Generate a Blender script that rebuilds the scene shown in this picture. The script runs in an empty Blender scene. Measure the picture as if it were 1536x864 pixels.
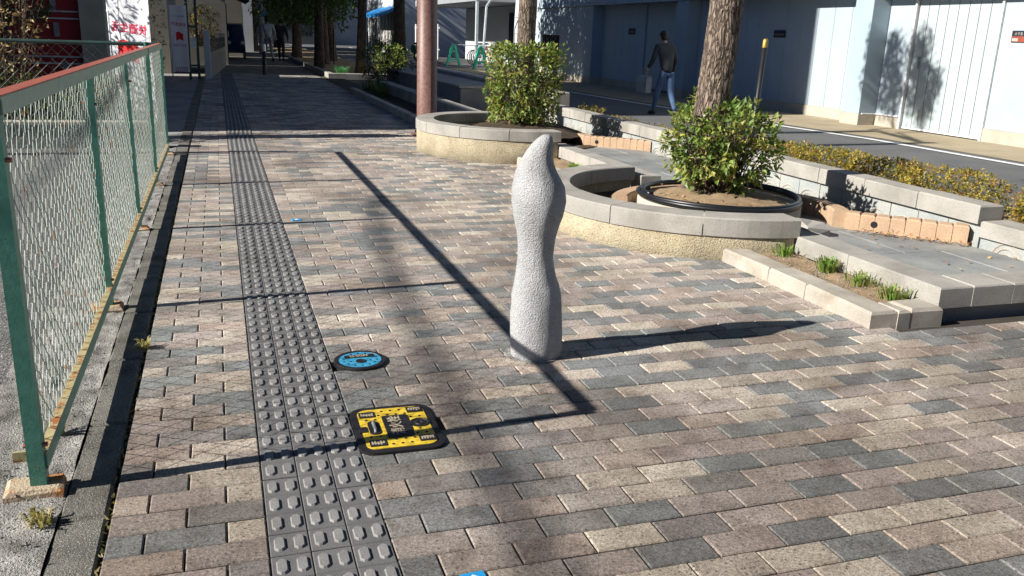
import bpy, bmesh, math, random
from mathutils import Vector, Matrix, noise
R = math.radians
random.seed(7)
scene = bpy.context.scene
col = scene.collection

# ------------------------------------------------------------------ camera
F_PX, PITCH, ROLL, YAW = 1303.86, .2817, -.0355, .3253
CAM = Vector((-.3553, -1.8714, 1.2598))
def cam_dir(a2, b2, w=1.0):
    a = a2*math.cos(ROLL) + b2*math.sin(ROLL)
    b = -a2*math.sin(ROLL) + b2*math.cos(ROLL)
    fw = w*math.cos(PITCH) + b*math.sin(PITCH)
    up = -w*math.sin(PITCH) + b*math.cos(PITCH)
    return Vector((a*math.cos(YAW)+fw*math.sin(YAW), -a*math.sin(YAW)+fw*math.cos(YAW), up))
cd = bpy.data.cameras.new('camera')
cam = bpy.data.objects.new('camera', cd)
col.objects.link(cam)
rx, ry, rz_ = cam_dir(1, 0, 0), cam_dir(0, 1, 0), -cam_dir(0, 0, 1)
M = Matrix.Identity(4)
for i in range(3):
    M[i][0], M[i][1], M[i][2], M[i][3] = rx[i], ry[i], rz_[i], CAM[i]
cam.matrix_world = M
cd.sensor_width = 36
cd.lens = F_PX/1536*36
cd.clip_start, cd.clip_end = .05, 2000
scene.camera = cam
def project(x, y, z):
    """world point to photo pixel (1536 wide), used only to rank which paving bricks show largest"""
    d = Vector((x, y, z)) - CAM
    dz = -d.dot(rz_)
    if dz < .05: return None
    return 768+F_PX*d.dot(rx)/dz, 432-F_PX*d.dot(ry)/dz

# ------------------------------------------------------------------ light
SUN_EL = R(32)
SUN_TRAVEL = Vector((math.cos(SUN_EL)*.9987, math.cos(SUN_EL)*.075, -math.sin(SUN_EL)))
world = bpy.data.worlds.new('World')
scene.world = world
world.use_nodes = True
wn = world.node_tree.nodes
sky = wn.new('ShaderNodeTexSky')
sky.sky_type = 'NISHITA'
sky.sun_disc = False
sky.sun_elevation = SUN_EL
sky.sun_rotation = R(-94.3)
sky.air_density, sky.dust_density, sky.ozone_density = .55, .1, 5.0
world.node_tree.links.new(sky.outputs[0], wn['Background'].inputs[0])
wn['Background'].inputs[1].default_value = .05
sl = bpy.data.lights.new('sun', 'SUN')
sl.energy, sl.angle, sl.color = 5.0, R(.5), (1, .95, .87)
sun = bpy.data.objects.new('sun', sl)
col.objects.link(sun)
sun.rotation_euler = SUN_TRAVEL.to_track_quat('-Z', 'Y').to_euler()
sun.location = (-20, 0, 15)
scene.view_settings.view_transform = 'Standard'
scene.view_settings.look = 'None'
scene.view_settings.exposure = .8
scene.view_settings.gamma = 1
scene.render.engine = 'CYCLES'
scene.cycles.use_denoising = True
scene.cycles.max_bounces = 5
scene.cycles.diffuse_bounces = 2
scene.cycles.transparent_max_bounces = 8

# ------------------------------------------------------------------ materials
MATS = {}
class N:
    """tiny node-tree helper"""
    def __init__(s, name):
        s.m = bpy.data.materials.new(name)
        s.m.use_nodes = True
        s.t = s.m.node_tree
        s.b = s.t.nodes['Principled BSDF']
        s.out = s.t.nodes['Material Output']
        MATS[name] = s.m
        s.pos = None
    def n(s, typ, **kw):
        o = s.t.nodes.new(typ)
        for k, v in kw.items(): setattr(o, k, v)
        return o
    def l(s, a, b): s.t.links.new(a, b)
    def P(s):
        if not s.pos: s.pos = s.n('ShaderNodeNewGeometry').outputs['Position']
        return s.pos
    def scaled(s, v):
        mp = s.n('ShaderNodeMapping')
        mp.inputs['Scale'].default_value = v
        s.l(s.P(), mp.inputs[0])
        return mp.outputs[0]
    def noise(s, scale, detail=3, rough=.55, vec=None):
        o = s.n('ShaderNodeTexNoise')
        o.inputs['Scale'].default_value = scale
        o.inputs['Detail'].default_value = detail
        o.inputs['Roughness'].default_value = rough
        s.l(vec or s.P(), o.inputs['Vector'])
        return o.outputs['Fac']
    def vor(s, scale, feature='F1', vec=None, out='Distance'):
        o = s.n('ShaderNodeTexVoronoi', feature=feature)
        o.inputs['Scale'].default_value = scale
        s.l(vec or s.P(), o.inputs['Vector'])
        return o.outputs[out]
    def ramp(s, fac, stops):
        o = s.n('ShaderNodeValToRGB')
        e = o.color_ramp.elements
        while len(e) < len(stops): e.new(.5)
        for el, (p, c) in zip(e, stops):
            el.position = p
            el.color = (c, c, c, 1) if isinstance(c, (int, float)) else (*c, 1)
        s.l(fac, o.inputs[0])
        return o.outputs[0]
    def mix(s, a, b, fac, mode='MIX'):
        o = s.n('ShaderNodeMix', data_type='RGBA', blend_type=mode)
        for sock, v in ((o.inputs[6], a), (o.inputs[7], b), (o.inputs[0], fac)):
            if isinstance(v, bpy.types.NodeSocket): s.l(v, sock)
            elif isinstance(v, (int, float)): sock.default_value = v if sock.type == 'VALUE' else (v, v, v, 1)
            else: sock.default_value = (*v, 1)
        return o.outputs[2]
    def bump(s, h, strength=.5, dist=.01, chain=None):
        o = s.n('ShaderNodeBump')
        o.inputs['Strength'].default_value = strength
        o.inputs['Distance'].default_value = dist
        s.l(h, o.inputs['Height'])
        if chain: s.l(chain, o.inputs['Normal'])
        return o.outputs[0]
    def set(s, color=None, rough=.8, normal=None, metal=0, spec=None):
        if isinstance(color, bpy.types.NodeSocket): s.l(color, s.b.inputs['Base Color'])
        elif color is not None: s.b.inputs['Base Color'].default_value = (*color, 1)
        if isinstance(rough, bpy.types.NodeSocket): s.l(rough, s.b.inputs['Roughness'])
        else: s.b.inputs['Roughness'].default_value = rough
        s.b.inputs['Metallic'].default_value = metal
        if spec is not None: s.b.inputs['Specular IOR Level'].default_value = spec
        if normal: s.l(normal, s.b.inputs['Normal'])
        return s.m

def grit(name, c1, c2, s1, fine=300, speck=None, rough=.85, bump=.4, bdist=.003, stain=None, spec=.3):
    """stone / concrete: blotchy base, fine grain, optional dark or pale flecks and large stains"""
    k = N(name)
    c = k.mix(c1, c2, k.ramp(k.noise(s1, 4), [(.35, 0), (.65, 1)]))
    fn = k.noise(fine, 2, .7)
    c = k.mix(c, k.ramp(fn, [(.3, .55), (.7, 1.25)]), .55, 'MULTIPLY')
    if speck:
        sc, thr, scol, amt = speck
        v = k.vor(sc)
        f = k.ramp(v, [(thr*.7, amt), (thr, 0)])
        c = k.mix(c, scol, f)
    if stain:
        ss, scol, amt = stain
        c = k.mix(c, scol, k.ramp(k.noise(ss, 5, .6), [(.5, 0), (.72, amt)]), 'MULTIPLY')
    nrm = k.bump(fn, bump, bdist)
    return k.set(c, rough, nrm, spec=spec)

def paver(name, src):
    k = N(name)
    if src == 'object':
        base = k.n('ShaderNodeObjectInfo').outputs['Color']
    else:
        a = k.n('ShaderNodeAttribute', attribute_name='tint')
        base = a.outputs['Color']
    fn = k.noise(230, 3, .8)
    c = k.mix(base, k.ramp(fn, [(.34, .4), (.66, 1.45)]), .9, 'MULTIPLY')
    c = k.mix(c, k.ramp(k.noise(95, 2, .6), [(.36, .62), (.62, 1.18)]), .7, 'MULTIPLY')
    # dark ore spots burnt into the clay, uneven in size
    v = k.vor(52)
    sp = k.mix(k.ramp(v, [(.16, 1), (.24, 0)]), k.ramp(k.noise(19, 2), [(.38, 0), (.46, 1)]), 1., 'MULTIPLY')
    c = k.mix(c, (.10, .095, .10), k.mix(sp, .75, 1., 'MULTIPLY'))
    v2 = k.ramp(k.vor(120), [(.12, .7), (.2, 0)])
    c = k.mix(c, (.13, .12, .12), v2)
    # traffic grime in large patches
    # heavier dirt where wheels and feet cross the open corner in front
    sep = k.n('ShaderNodeSeparateXYZ'); k.l(k.P(), sep.inputs[0])
    mr = k.n('ShaderNodeMapRange'); mr.inputs[1].default_value, mr.inputs[2].default_value, mr.inputs[3].default_value, mr.inputs[4].default_value = 1.9, .3, 0, .16
    k.l(sep.outputs[1], mr.inputs[0])
    ad = k.n('ShaderNodeMath', operation='ADD'); k.l(k.noise(1.15, 5, .62), ad.inputs[0]); k.l(mr.outputs[0], ad.inputs[1])
    gr = k.ramp(ad.outputs[0], [(.45, 0), (.66, .82)])
    c = k.mix(c, (.47, .44, .42), gr, 'MULTIPLY')
    fg = k.ramp(k.noise(9, 5, .7), [(.46, 0), (.70, .8)])
    c = k.mix(c, (.55, .52, .5), fg, 'MULTIPLY')
    nrm = k.bump(fn, .45, .0025)
    nrm = k.bump(k.noise(60, 3), .35, .004, nrm)
    return k.set(c, .78, nrm, spec=.35)
paver('paver_single', 'object')
paver('paver_field', 'attr')

grit('joint_sand', (.045, .04, .035), (.07, .06, .05), 9, 250)
grit('tactile', (.115, .115, .118), (.16, .158, .158), 5, 260, (90, .2, (.09, .09, .09), .7), .72, .5, .002, (2.2, (.6, .58, .55), .7))
grit('tactile_bar', (.27, .265, .26), (.20, .198, .195), 7, 230, (110, .22, (.12, .12, .12), .7), .7, .5, .002, (2.2, (.7, .68, .65), .6))
grit('granite', (.43, .405, .365), (.335, .32, .29), 3.2, 330, (95, .27, (.17, .165, .16), .7), .75, .6, .004, (1.6, (.6, .57, .52), .6))
grit('granite_pale', (.52, .475, .405), (.38, .345, .295), 4, 280, (130, .25, (.2, .18, .16), .6), .8, .8, .004, (3.5, (.6, .52, .42), .75))
grit('bollard_stone', (.50, .505, .51), (.40, .405, .41), 6, 165, (170, .30, (.17, .17, .18), .7), .8, 1.0, .008, (4, (.6, .58, .55), .6))
grit('aggregate', (.42, .36, .25), (.52, .45, .31), 5, 110, (75, .30, (.15, .115, .075), .85), .85, 1., .010, (2.4, (.55, .48, .4), .8))
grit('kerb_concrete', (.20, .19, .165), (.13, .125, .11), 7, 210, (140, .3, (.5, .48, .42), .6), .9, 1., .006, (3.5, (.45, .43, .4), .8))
grit('rough_concrete', (.47, .455, .42), (.22, .21, .195), 11, 160, (95, .3, (.09, .085, .08), .7), .95, 1., .012, (6, (.28, .26, .24), .85))
grit('lot_asphalt', (.125, .125, .122), (.18, .178, .172), 3, 90, (60, .34, (.42, .41, .39), .8), .9, 1., .012, (1.3, (.6, .6, .6), .6))
grit('road_asphalt', (.105, .105, .11), (.135, .135, .135), 1.5, 170, (120, .3, (.22, .22, .22), .5), .88, .6, .004)
grit('sidewalk', (.40, .33, .22), (.34, .28, .19), 2, 200, None, .9, .4, .003, (1.2, (.7, .68, .62), .6))
grit('line_paint', (.78, .78, .77), (.68, .68, .67), 6, 120, None, .7, .3, .002, (9, (.6, .6, .6), .5))
grit('soil', (.46, .33, .20), (.33, .23, .14), 12, 150, (70, .3, (.42, .33, .2), .6), .97, 1., .015)
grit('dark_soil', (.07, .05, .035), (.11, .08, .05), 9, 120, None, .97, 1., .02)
grit('slate', (.19, .205, .21), (.31, .315, .305), 3.5, 140, None, .55, .5, .004, (2.5, (1.35, 1.3, 1.2), .8), .4)
grit('tan_brick', (.56, .385, .25), (.48, .335, .225), 7, 170, (90, .22, (.35, .2, .1), .6), .85, .8, .004, (4, (.75, .7, .65), .6))
grit('relief_stone', (.34, .37, .365), (.42, .42, .39), 6, 170, (120, .28, (.2, .2, .2), .5), .85, .7, .005, (3, (.7, .75, .75), .6))
grit('wall_panel', (.43, .51, .565), (.39, .47, .525), .9, 350, None, .7, .15, .002, (1.4, (.9, .9, .9), .5))
grit('door_panel', (.46, .53, .55), (.42, .49, .51), 1.1, 350, None, .6, .12, .002, (2, (.85, .88, .86), .5))
grit('plinth_concrete', (.50, .46, .38), (.42, .39, .33), 2.5, 180, None, .9, .4, .003, (1.5, (.7, .67, .62), .6))
grit('pillar_stucco', (.38, .47, .53), (.35, .44, .50), 2, 110, None, .9, .7, .006)
grit('old_concrete', (.33, .33, .31), (.26, .26, .25), 1.6, 160, None, .92, .5, .005, (1.1, (.6, .6, .6), .7))
grit('red_siding', (.36, .03, .035), (.31, .025, .03), 1.3, 250, None, .6, .15, .002)
grit('cream_wall', (.34, .32, .27), (.29, .275, .235), 1.2, 220, None, .9, .4, .004)
grit('white_wall', (.60, .63, .66), (.55, .58, .61), 1., 220, None, .8, .2, .002)
grit('grey_wall', (.33, .35, .37), (.28, .30, .32), 1., 220, None, .8, .2, .002)
grit('dark_roof', (.07, .075, .085), (.09, .095, .1), 4, 200, None, .7, .4, .004)

def plain(name, c, rough=.5, metal=0, vary=.15, scale=8, spec=None):
    k = N(name)
    cc = k.mix(c, tuple(x*(1-vary*2) for x in c), k.ramp(k.noise(scale, 4), [(.4, 0), (.7, 1)]))
    return k.set(cc, rough, None, metal, spec)
plain('white_metal', (.72, .74, .76), .45)
plain('black_paint', (.018, .018, .02), .4)
plain('gold_band', (.45, .31, .07), .4, .5)
plain('silver_band', (.7, .7, .72), .3, .8)
plain('rubber', (.014, .015, .018), .38)
plain('brown_paint', (.20, .105, .085), .5, 0, .22, 30)
plain('iron', (.035, .032, .036), .5, .5)
plain('cover_yellow', (.74, .52, .04), .5, 0, .22, 55)
plain('cover_blue', (.05, .33, .55), .5, 0, .22, 60)
plain('cover_brass', (.55, .47, .33), .45, .3)
plain('sticker_blue', (.02, .33, .72), .4)
plain('sticker_white', (.85, .87, .9), .4)
plain('sign_dark', (.03, .035, .05), .35)
plain('sign_red', (.32, .08, .05), .4)
plain('sign_text', (.5, .45, .4), .5)
plain('barrier_green', (.01, .48, .30), .4)
plain('awning_blue', (.02, .28, .72), .55)
plain('red_paint', (.55, .03, .03), .4)
plain('dark_glass', (.02, .025, .03), .12)
plain('car_blue', (.03, .05, .12), .25)
plain('bike_green', (.02, .16, .08), .35)
plain('steel_grey', (.32, .34, .36), .4, .4)
plain('cyan_pipe', (.55, .62, .66), .4)
plain('jacket', (.045, .05, .055), .9)
plain('jeans', (.07, .13, .25), .9)
plain('pale_cloth', (.34, .36, .38), .9)
plain('white_shirt', (.55, .57, .6), .9)
plain('skin', (.50, .31, .22), .6)
plain('hair', (.02, .017, .015), .6)
plain('shoe', (.05, .05, .05), .6)
plain('navy_sheet', (.02, .045, .11), .7)
plain('banner_red', (.78, .015, .02), .7)
plain('banner_ink', (.70, .02, .09), .7)
plain('banner_ink2', (.30, .05, .22), .7)
plain('green_frame', (.03, .07, .06), .5)

def fence_paint(name, c, rust):
    k = N(name)
    f = k.ramp(k.noise(22, 6, .7), [(.5-rust, 1), (.53-rust, 0)])
    base = k.mix(c, tuple(min(1, x*1.35+.03) for x in c), k.ramp(k.noise(40, 3), [(.4, 0), (.7, .5)]))
    cc = k.mix(base, (.30, .11, .035), f)
    return k.set(cc, k.ramp(f, [(0, .42), (1, .9)]), k.bump(k.noise(140, 3), .25, .002))
fence_paint('fence_green', (.065, .235, .17), .175)
fence_paint('fence_green_bounced', (.33, .44, .34), .15)  # rail green made paler, standing in for bounced light
fence_paint('fence_pale', (.40, .34, .18), .06)
fence_paint('fence_rust', (.34, .10, .075), .1)
fence_paint('wire_coat', (.13, .175, .145), .14)
k = N('rust_pad')
k.set(k.mix((.46, .37, .26), (.42, .16, .04), k.ramp(k.noise(14, 5), [(.45, 0), (.62, 1)])), .95, k.bump(k.noise(120, 4), 1, .006))

k = N('banner_cloth')
wv = k.noise(14, 3)
k.set((.80, .81, .84), .75, k.bump(wv, .3, .01))
tr = k.n('ShaderNodeBsdfTranslucent'); tr.inputs[0].default_value = (.8, .8, .82, 1)
mx = k.n('ShaderNodeMixShader'); mx.inputs[0].default_value = .22
k.l(k.b.outputs[0], mx.inputs[1]); k.l(tr.outputs[0], mx.inputs[2]); k.l(mx.outputs[0], k.out.inputs[0])

def leafmat(name, rough=.42, trans=.3):
    k = N(name)
    a = k.n('ShaderNodeAttribute', attribute_name='tint')
    k.set(a.outputs['Color'], rough, spec=.4)
    tr = k.n('ShaderNodeBsdfTranslucent')
    k.l(k.mix(a.outputs['Color'], (1.3, 1.35, .6), 1., 'MULTIPLY'), tr.inputs[0])
    mx = k.n('ShaderNodeMixShader'); mx.inputs[0].default_value = trans
    k.l(k.b.outputs[0], mx.inputs[1]); k.l(tr.outputs[0], mx.inputs[2]); k.l(mx.outputs[0], k.out.inputs[0])
leafmat('leaf')
leafmat('dry_leaf', .8, .15)

def bark(name, c1, c2, sc):
    k = N(name)
    v0 = k.scaled((sc, sc, sc*.26))
    wob = k.n('ShaderNodeTexNoise'); wob.inputs['Scale'].default_value = 1.1; wob.inputs['Detail'].default_value = 4; k.l(v0, wob.inputs['Vector'])
    vm = k.n('ShaderNodeVectorMath', operation='MULTIPLY_ADD'); vm.inputs[1].default_value = (1.6, 1.6, 1.6); k.l(wob.outputs['Color'], vm.inputs[0]); k.l(v0, vm.inputs[2])
    v = vm.outputs[0]
    ns = k.noise(1.6, 6, .65, v)
    cr = k.vor(1.5, 'DISTANCE_TO_EDGE', v)
    c = k.mix(c1, c2, k.ramp(ns, [(.35, 0), (.65, 1)]))
    c = k.mix(c, (.03, .02, .015), k.ramp(cr, [(.0, .9), (.16, 0)]))
    b = k.bump(k.ramp(cr, [(0, 0), (.25, 1)]), .9, .02)
    return k.set(c, .95, k.bump(k.noise(60, 4), .5, .006, b))
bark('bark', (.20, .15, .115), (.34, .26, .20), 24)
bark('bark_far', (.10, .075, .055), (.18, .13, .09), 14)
bark('twig', (.20, .14, .09), (.30, .22, .15), 60)

# ------------------------------------------------------------------ mesh helpers
class MB:
    def __init__(s):
        s.v, s.f, s.c = [], [], []
    def add(s, vs, fs, tint=None, T=None):
        o = len(s.v)
        s.v += [tuple(T @ Vector(p)) if T else tuple(p) for p in vs]
        for f in fs:
            s.f.append([o+i for i in f])
            s.c.append(tint)
        return s
    def box(s, x0, x1, y0, y1, z0, z1, T=None, tint=None):
        x0, x1 = sorted((x0, x1)); y0, y1 = sorted((y0, y1)); z0, z1 = sorted((z0, z1))
        return s.add([(x, y, z) for z in (z0, z1) for y in (y0, y1) for x in (x0, x1)],
                     [(0, 2, 3, 1), (4, 5, 7, 6), (0, 1, 5, 4), (2, 6, 7, 3), (0, 4, 6, 2), (1, 3, 7, 5)], tint, T)
    def block(s, x0, x1, y0, y1, z0, z1, ch=.006, T=None, tint=None, jit=0):
        """stone block whose four top edges are worn off"""
        v = [(x0, y0, z0), (x1, y0, z0), (x1, y1, z0), (x0, y1, z0),
             (x0, y0, z1-ch), (x1, y0, z1-ch), (x1, y1, z1-ch), (x0, y1, z1-ch),
             (x0+ch, y0+ch, z1), (x1-ch, y0+ch, z1), (x1-ch, y1-ch, z1), (x0+ch, y1-ch, z1)]
        if jit:
            v = [(a+random.uniform(-jit, jit), b+random.uniform(-jit, jit), c+random.uniform(-jit, jit)) for a, b, c in v]
        f = [(8, 9, 10, 11), (3, 2, 1, 0)]
        for i in range(4):
            j = (i+1) % 4
            f += [(i, j, 4+j, 4+i), (4+i, 4+j, 8+j, 8+i)]
        return s.add(v, f, tint, T)
    def arc(s, cx, cy, r0, r1, a0, a1, z0, z1, ch=.006, n=6, tint=None):
        """curved stone: ring sector with worn top edges"""
        v, f = [], []
        prof = [(r1, z0), (r1, z1-ch), (r1-ch, z1), (r0+ch, z1), (r0, z1-ch), (r0, z0)]
        m = len(prof)
        for i in range(n+1):
            a = a0+(a1-a0)*i/n
            for r, z in prof: v.append((cx+r*math.cos(a), cy+r*math.sin(a), z))
        for i in range(n):
            for j in range(m):
                jj = (j+1) % m
                f.append((i*m+j, (i+1)*m+j, (i+1)*m+jj, i*m+jj))
        f.append(tuple(range(m))); f.append(tuple(n*m+j for j in reversed(range(m))))
        return s.add(v, f, tint)
    def tube(s, pts, rad, n=8, caps=True, tint=None):
        pts = [Vector(p) for p in pts]
        if not isinstance(rad, (list, tuple)): rad = [rad]*len(pts)
        v, f = [], []
        up = None
        for i, p in enumerate(pts):
            d = (pts[min(i+1, len(pts)-1)]-pts[max(i-1, 0)])
            d = d.normalized() if d.length > 1e-9 else Vector((0, 0, 1))
            if up is None: up = d.orthogonal().normalized()
            up = (up-d*up.dot(d))
            up = up.normalized() if up.length > 1e-6 else d.orthogonal().normalized()
            w = d.cross(up)
            for j in range(n):
                a = 2*math.pi*j/n
                v.append(p+(up*math.cos(a)+w*math.sin(a))*rad[i])
        for i in range(len(pts)-1):
            for j in range(n):
                jj = (j+1) % n
                f.append((i*n+j, i*n+jj, (i+1)*n+jj, (i+1)*n+j))
        if caps:
            f.append(tuple(reversed(range(n)))); f.append(tuple((len(pts)-1)*n+j for j in range(n)))
        return s.add(v, f, tint)
    def lathe(s, prof, n=24, c=(0, 0, 0), tint=None):
        v, f = [], []
        m = len(prof)
        for i in range(n):
            a = 2*math.pi*i/n
            for r, z in prof: v.append((c[0]+r*math.cos(a), c[1]+r*math.sin(a), c[2]+z))
        for i in range(n):
            ii = (i+1) % n
            for j in range(m-1): f.append((i*m+j, ii*m+j, ii*m+j+1, i*m+j+1))
        return s.add(v, f, tint)
    def prism(s, poly, z0, z1, T=None, tint=None):
        n = len(poly)
        v = [(x, y, z0) for x, y in poly]+[(x, y, z1) for x, y in poly]
        f = [tuple(reversed(range(n))), tuple(range(n, 2*n))]
        f += [(i, (i+1) % n, n+(i+1) % n, n+i) for i in range(n)]
        return s.add(v, f, tint, T)
    def grid(s, x0, x1, y0, y1, nx, ny, fz, tint=None):
        v = [(x0+(x1-x0)*i/nx, y0+(y1-y0)*j/ny, 0) for j in range(ny+1) for i in range(nx+1)]
        v = [(x, y, fz(x, y)) for x, y, _ in v]
        f = [(j*(nx+1)+i, j*(nx+1)+i+1, (j+1)*(nx+1)+i+1, (j+1)*(nx+1)+i) for j in range(ny) for i in range(nx)]
        return s.add(v, f, tint)
    def mesh(s, name, mat, smooth=False):
        me = bpy.data.meshes.new(name)
        me.from_pydata(s.v, [], s.f)
        if mat: me.materials.append(MATS[mat])
        if any(c is not None for c in s.c):
            at = me.color_attributes.new('tint', 'FLOAT_COLOR', 'CORNER')
            buf = []
            for f, c in zip(s.f, s.c):
                c = c or (.5, .5, .5)
                buf += [c[0], c[1], c[2], 1.]*len(f)
            at.data.foreach_set('color', buf)
        if smooth: me.polygons.foreach_set('use_smooth', [True]*len(me.polygons))
        me.update()
        return me
    def obj(s, name, mat, parent=None, smooth=False, label=None, cat=None, group=None, kind=None):
        o = bpy.data.objects.new(name, s.mesh(name, mat, smooth))
        col.objects.link(o)
        if parent: o.parent = parent
        tag(o, label, cat, group, kind)
        return o
def tag(o, label=None, cat=None, group=None, kind=None):
    for k_, v_ in (('label', label), ('category', cat), ('group', group), ('kind', kind)):
        if v_: o[k_] = v_
    return o
def thing(name, loc=(0, 0, 0), label=None, cat=None, group=None, kind=None, rz=0):
    o = bpy.data.objects.new(name, None)
    o.empty_display_size = .1
    col.objects.link(o)
    o.location = loc
    o.rotation_euler = (0, 0, rz)
    return tag(o, label, cat, group, kind)
def shared(name, me, parent, loc, rot=(0, 0, 0), color=None):
    o = bpy.data.objects.new(name, me)
    col.objects.link(o)
    o.parent = parent
    o.location, o.rotation_euler = loc, rot
    if color: o.color = (*color, 1)
    return o
def copy_tree(o, parent=None):
    c = o.copy(); col.objects.link(c)
    if parent: c.parent = parent
    for ch in list(o.children): copy_tree(ch, c)
    return c
def bx(name, mat, parent, x0, x1, y0, y1, z0, z1, **kw):
    return MB().box(x0, x1, y0, y1, z0, z1).obj(name, mat, parent, **kw)
def text_mesh(txt, size, name, mat, parent, M4, extrude=.002, bold=0):
    """letters as solid geometry, placed by a matrix"""
    cu = bpy.data.curves.new('txt', 'FONT')
    cu.body, cu.size, cu.extrude, cu.align_x, cu.align_y = txt, size, extrude, 'CENTER', 'CENTER'
    cu.offset = bold
    cu.resolution_u = 3
    t = bpy.data.objects.new('txt', cu); col.objects.link(t)
    dg = bpy.context.evaluated_depsgraph_get()
    me = bpy.data.meshes.new_from_object(t.evaluated_get(dg))
    bpy.data.objects.remove(t); bpy.data.curves.remove(cu)
    me.transform(M4)
    me.materials.clear(); me.materials.append(MATS[mat])
    o = bpy.data.objects.new(name, me); col.objects.link(o)
    if parent: o.parent = parent
    return o
def rnd(a, b): return random.uniform(a, b)
def jcol(c, j=.12):
    k_ = 1+rnd(-j, j)
    return tuple(max(0, x*k_*(1+rnd(-j*.12, j*.12))) for x in c)

# ------------------------------------------------------------------ the ground
MB().grid(-400, 400, -100, 700, 8, 8, lambda x, y: -.09).obj('ground', 'road_asphalt', kind='structure')

# path bed and its pavers
path = MB().grid(-.695, 5.6, -2.6, 1.30, 6, 6, lambda x, y: -.014).grid(-.695, 2.9, 1.30, 24.4, 3, 12, lambda x, y: -.014).obj('path', 'joint_sand', kind='structure')
RING2 = (2.97, 3.64, 1.20); RING1 = (2.87, 7.66, 1.17)
CREAM, PINK, GREY, WARM, DARK = (.60, .53, .445), (.45, .39, .35), (.275, .285, .28), (.49, .41, .345), (.33, .31, .29)
TINTS = [CREAM]*5+[PINK]*6+[GREY]*6+[WARM]*3+[DARK]*2
def brick_ok(x0, x1, y0, y1):
    cx, cy = (x0+x1)/2, (y0+y1)/2
    for rxx, ryy, rr in (RING1, RING2):
        if math.hypot(cx-rxx, cy-ryy) < rr-.28: return False
    if cy > 1.27 and cx > 2.62: return False
    if math.hypot(cx-.115, cy-1.375) < .07: return False
    if .04 < cx < .24 and .62 < cy < .86: return False
    return True
bricks = []
for j in range(-14, 244):
    y0 = j*.1
    xmax = 5.4 if j < 12 else (2.55 if j < 95 else 2.27)
    x = 0.0
    first = .2 if j % 2 == 0 else .1
    while x < xmax:
        w = first if x == 0 else .2
        if x+w > xmax+.12: break
        if brick_ok(x, x+w, y0, y0+.1): bricks.append((x, x+w, y0, y0+.1))
        x += w
    y0 = j*.1-.011
    x = -.30
    first = .1 if j % 2 == 0 else .2
    while x > -.68:
        w = first if x == -.30 else .2
        w = min(w, x+.692)
        if w > .03: bricks.append((x-w, x, y0, y0+.1))
        x -= w
def shown(b, frame=True):
    pts = [project(x, y, 0) for x, y in ((b[0], b[2]), (b[1], b[2]), (b[1], b[3]), (b[0], b[3]))]
    if any(p is None for p in pts): return 0
    cx = sum(p[0] for p in pts)/4; cy = sum(p[1] for p in pts)/4
    if not (-20 < cx < 1556 and -10 < cy < 880): return 0
    return abs(sum(pts[i][0]*pts[(i+1) % 4][1]-pts[(i+1) % 4][0]*pts[i][1] for i in range(4)))/2
bricks.sort(key=lambda b: -shown(b))
G_ = .0022
bm_cache = {}
field = MB()
for n_, (x0, x1, y0, y1) in enumerate(bricks):
    # cream, pink and grey pavers are laid mixed; diagonal drift as in the blend
    tint = jcol(random.choice(TINTS), .13)
    dz = rnd(-.0016, .0012)
    if n_ < 300:
        w = round(x1-x0, 3)
        if w not in bm_cache:
            bm_cache[w] = MB().block(-w/2+G_, w/2-G_, -.05+G_, .05-G_, -.05, 0, .0035).mesh('brick', 'paver_single')
        shared('brick', bm_cache[w], path, ((x0+x1)/2, (y0+y1)/2, dz), (rnd(-.006, .006), rnd(-.004, .004), rnd(-.004, .004)), tint)
    else:
        T = Matrix.Translation(((x0+x1)/2, (y0+y1)/2, dz)) @ Matrix.Rotation(rnd(-.006, .006), 4, 'X') @ Matrix.Rotation(rnd(-.006, .006), 4, 'Z')
        w = x1-x0
        field.block(-w/2+G_, w/2-G_, -.05+G_, .05-G_, -.03, 0, .0035, T, tint)
field.obj('brick_field', 'paver_field', path, kind='stuff')
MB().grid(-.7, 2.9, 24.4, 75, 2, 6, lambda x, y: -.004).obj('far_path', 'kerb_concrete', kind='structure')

# tactile strip
strip = MB().grid(-.3, 0, -2.6, 24.4, 1, 6, lambda x, y: -.010).obj('tactile_strip', 'joint_sand', kind='structure')
def tile_into(mb, T=None):
    mb.block(-.0488, .0488, -.0488, .0488, -.03, .001, .002, T)
    for sx in (-.0245, .0245):
        a, b, c = .0140, .0320, .009
        base = [(-a, -b+c), (-a+c, -b), (a-c, -b), (a, -b+c), (a, b-c), (a-c, b), (-a+c, b), (-a, b-c)]
        v = [(sx+x, y, .0005) for x, y in base]+[(sx+x*.78, y*.89, .0066) for x, y in base]
        f = [tuple(range(8, 16))]+[(i, (i+1) % 8, 8+(i+1) % 8, 8+i) for i in range(8)]
        mb.add(v, f, None, T)
    return mb
tile_me = tile_into(MB()).mesh('tactile_tile', 'tactile')
def two_tone(me):
    me.materials.append(MATS['tactile_bar'])
    for p in me.polygons:
        if len(p.vertices) == 8 or p.center.z > .0015: p.material_index = 1
two_tone(tile_me)
tiles = [(-.25+.1*i, j*.1-.06) for j in range(-12, 243) for i in range(3)]
tiles.sort(key=lambda t: -shown((t[0]-.05, t[0]+.05, t[1]-.05, t[1]+.05)))
rest = MB()
for n_, (x, y) in enumerate(tiles):
    if n_ < 300:
        shared('tactile_tile', tile_me, strip, (x, y, rnd(-.001, .001)), (rnd(-.006, .006), rnd(-.006, .006), 0))
    elif y < 24:
        tile_into(rest, Matrix.Translation((x, y, 0)))
two_tone(rest.obj('tactile_field', 'tactile', strip, kind='stuff').data)

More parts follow.
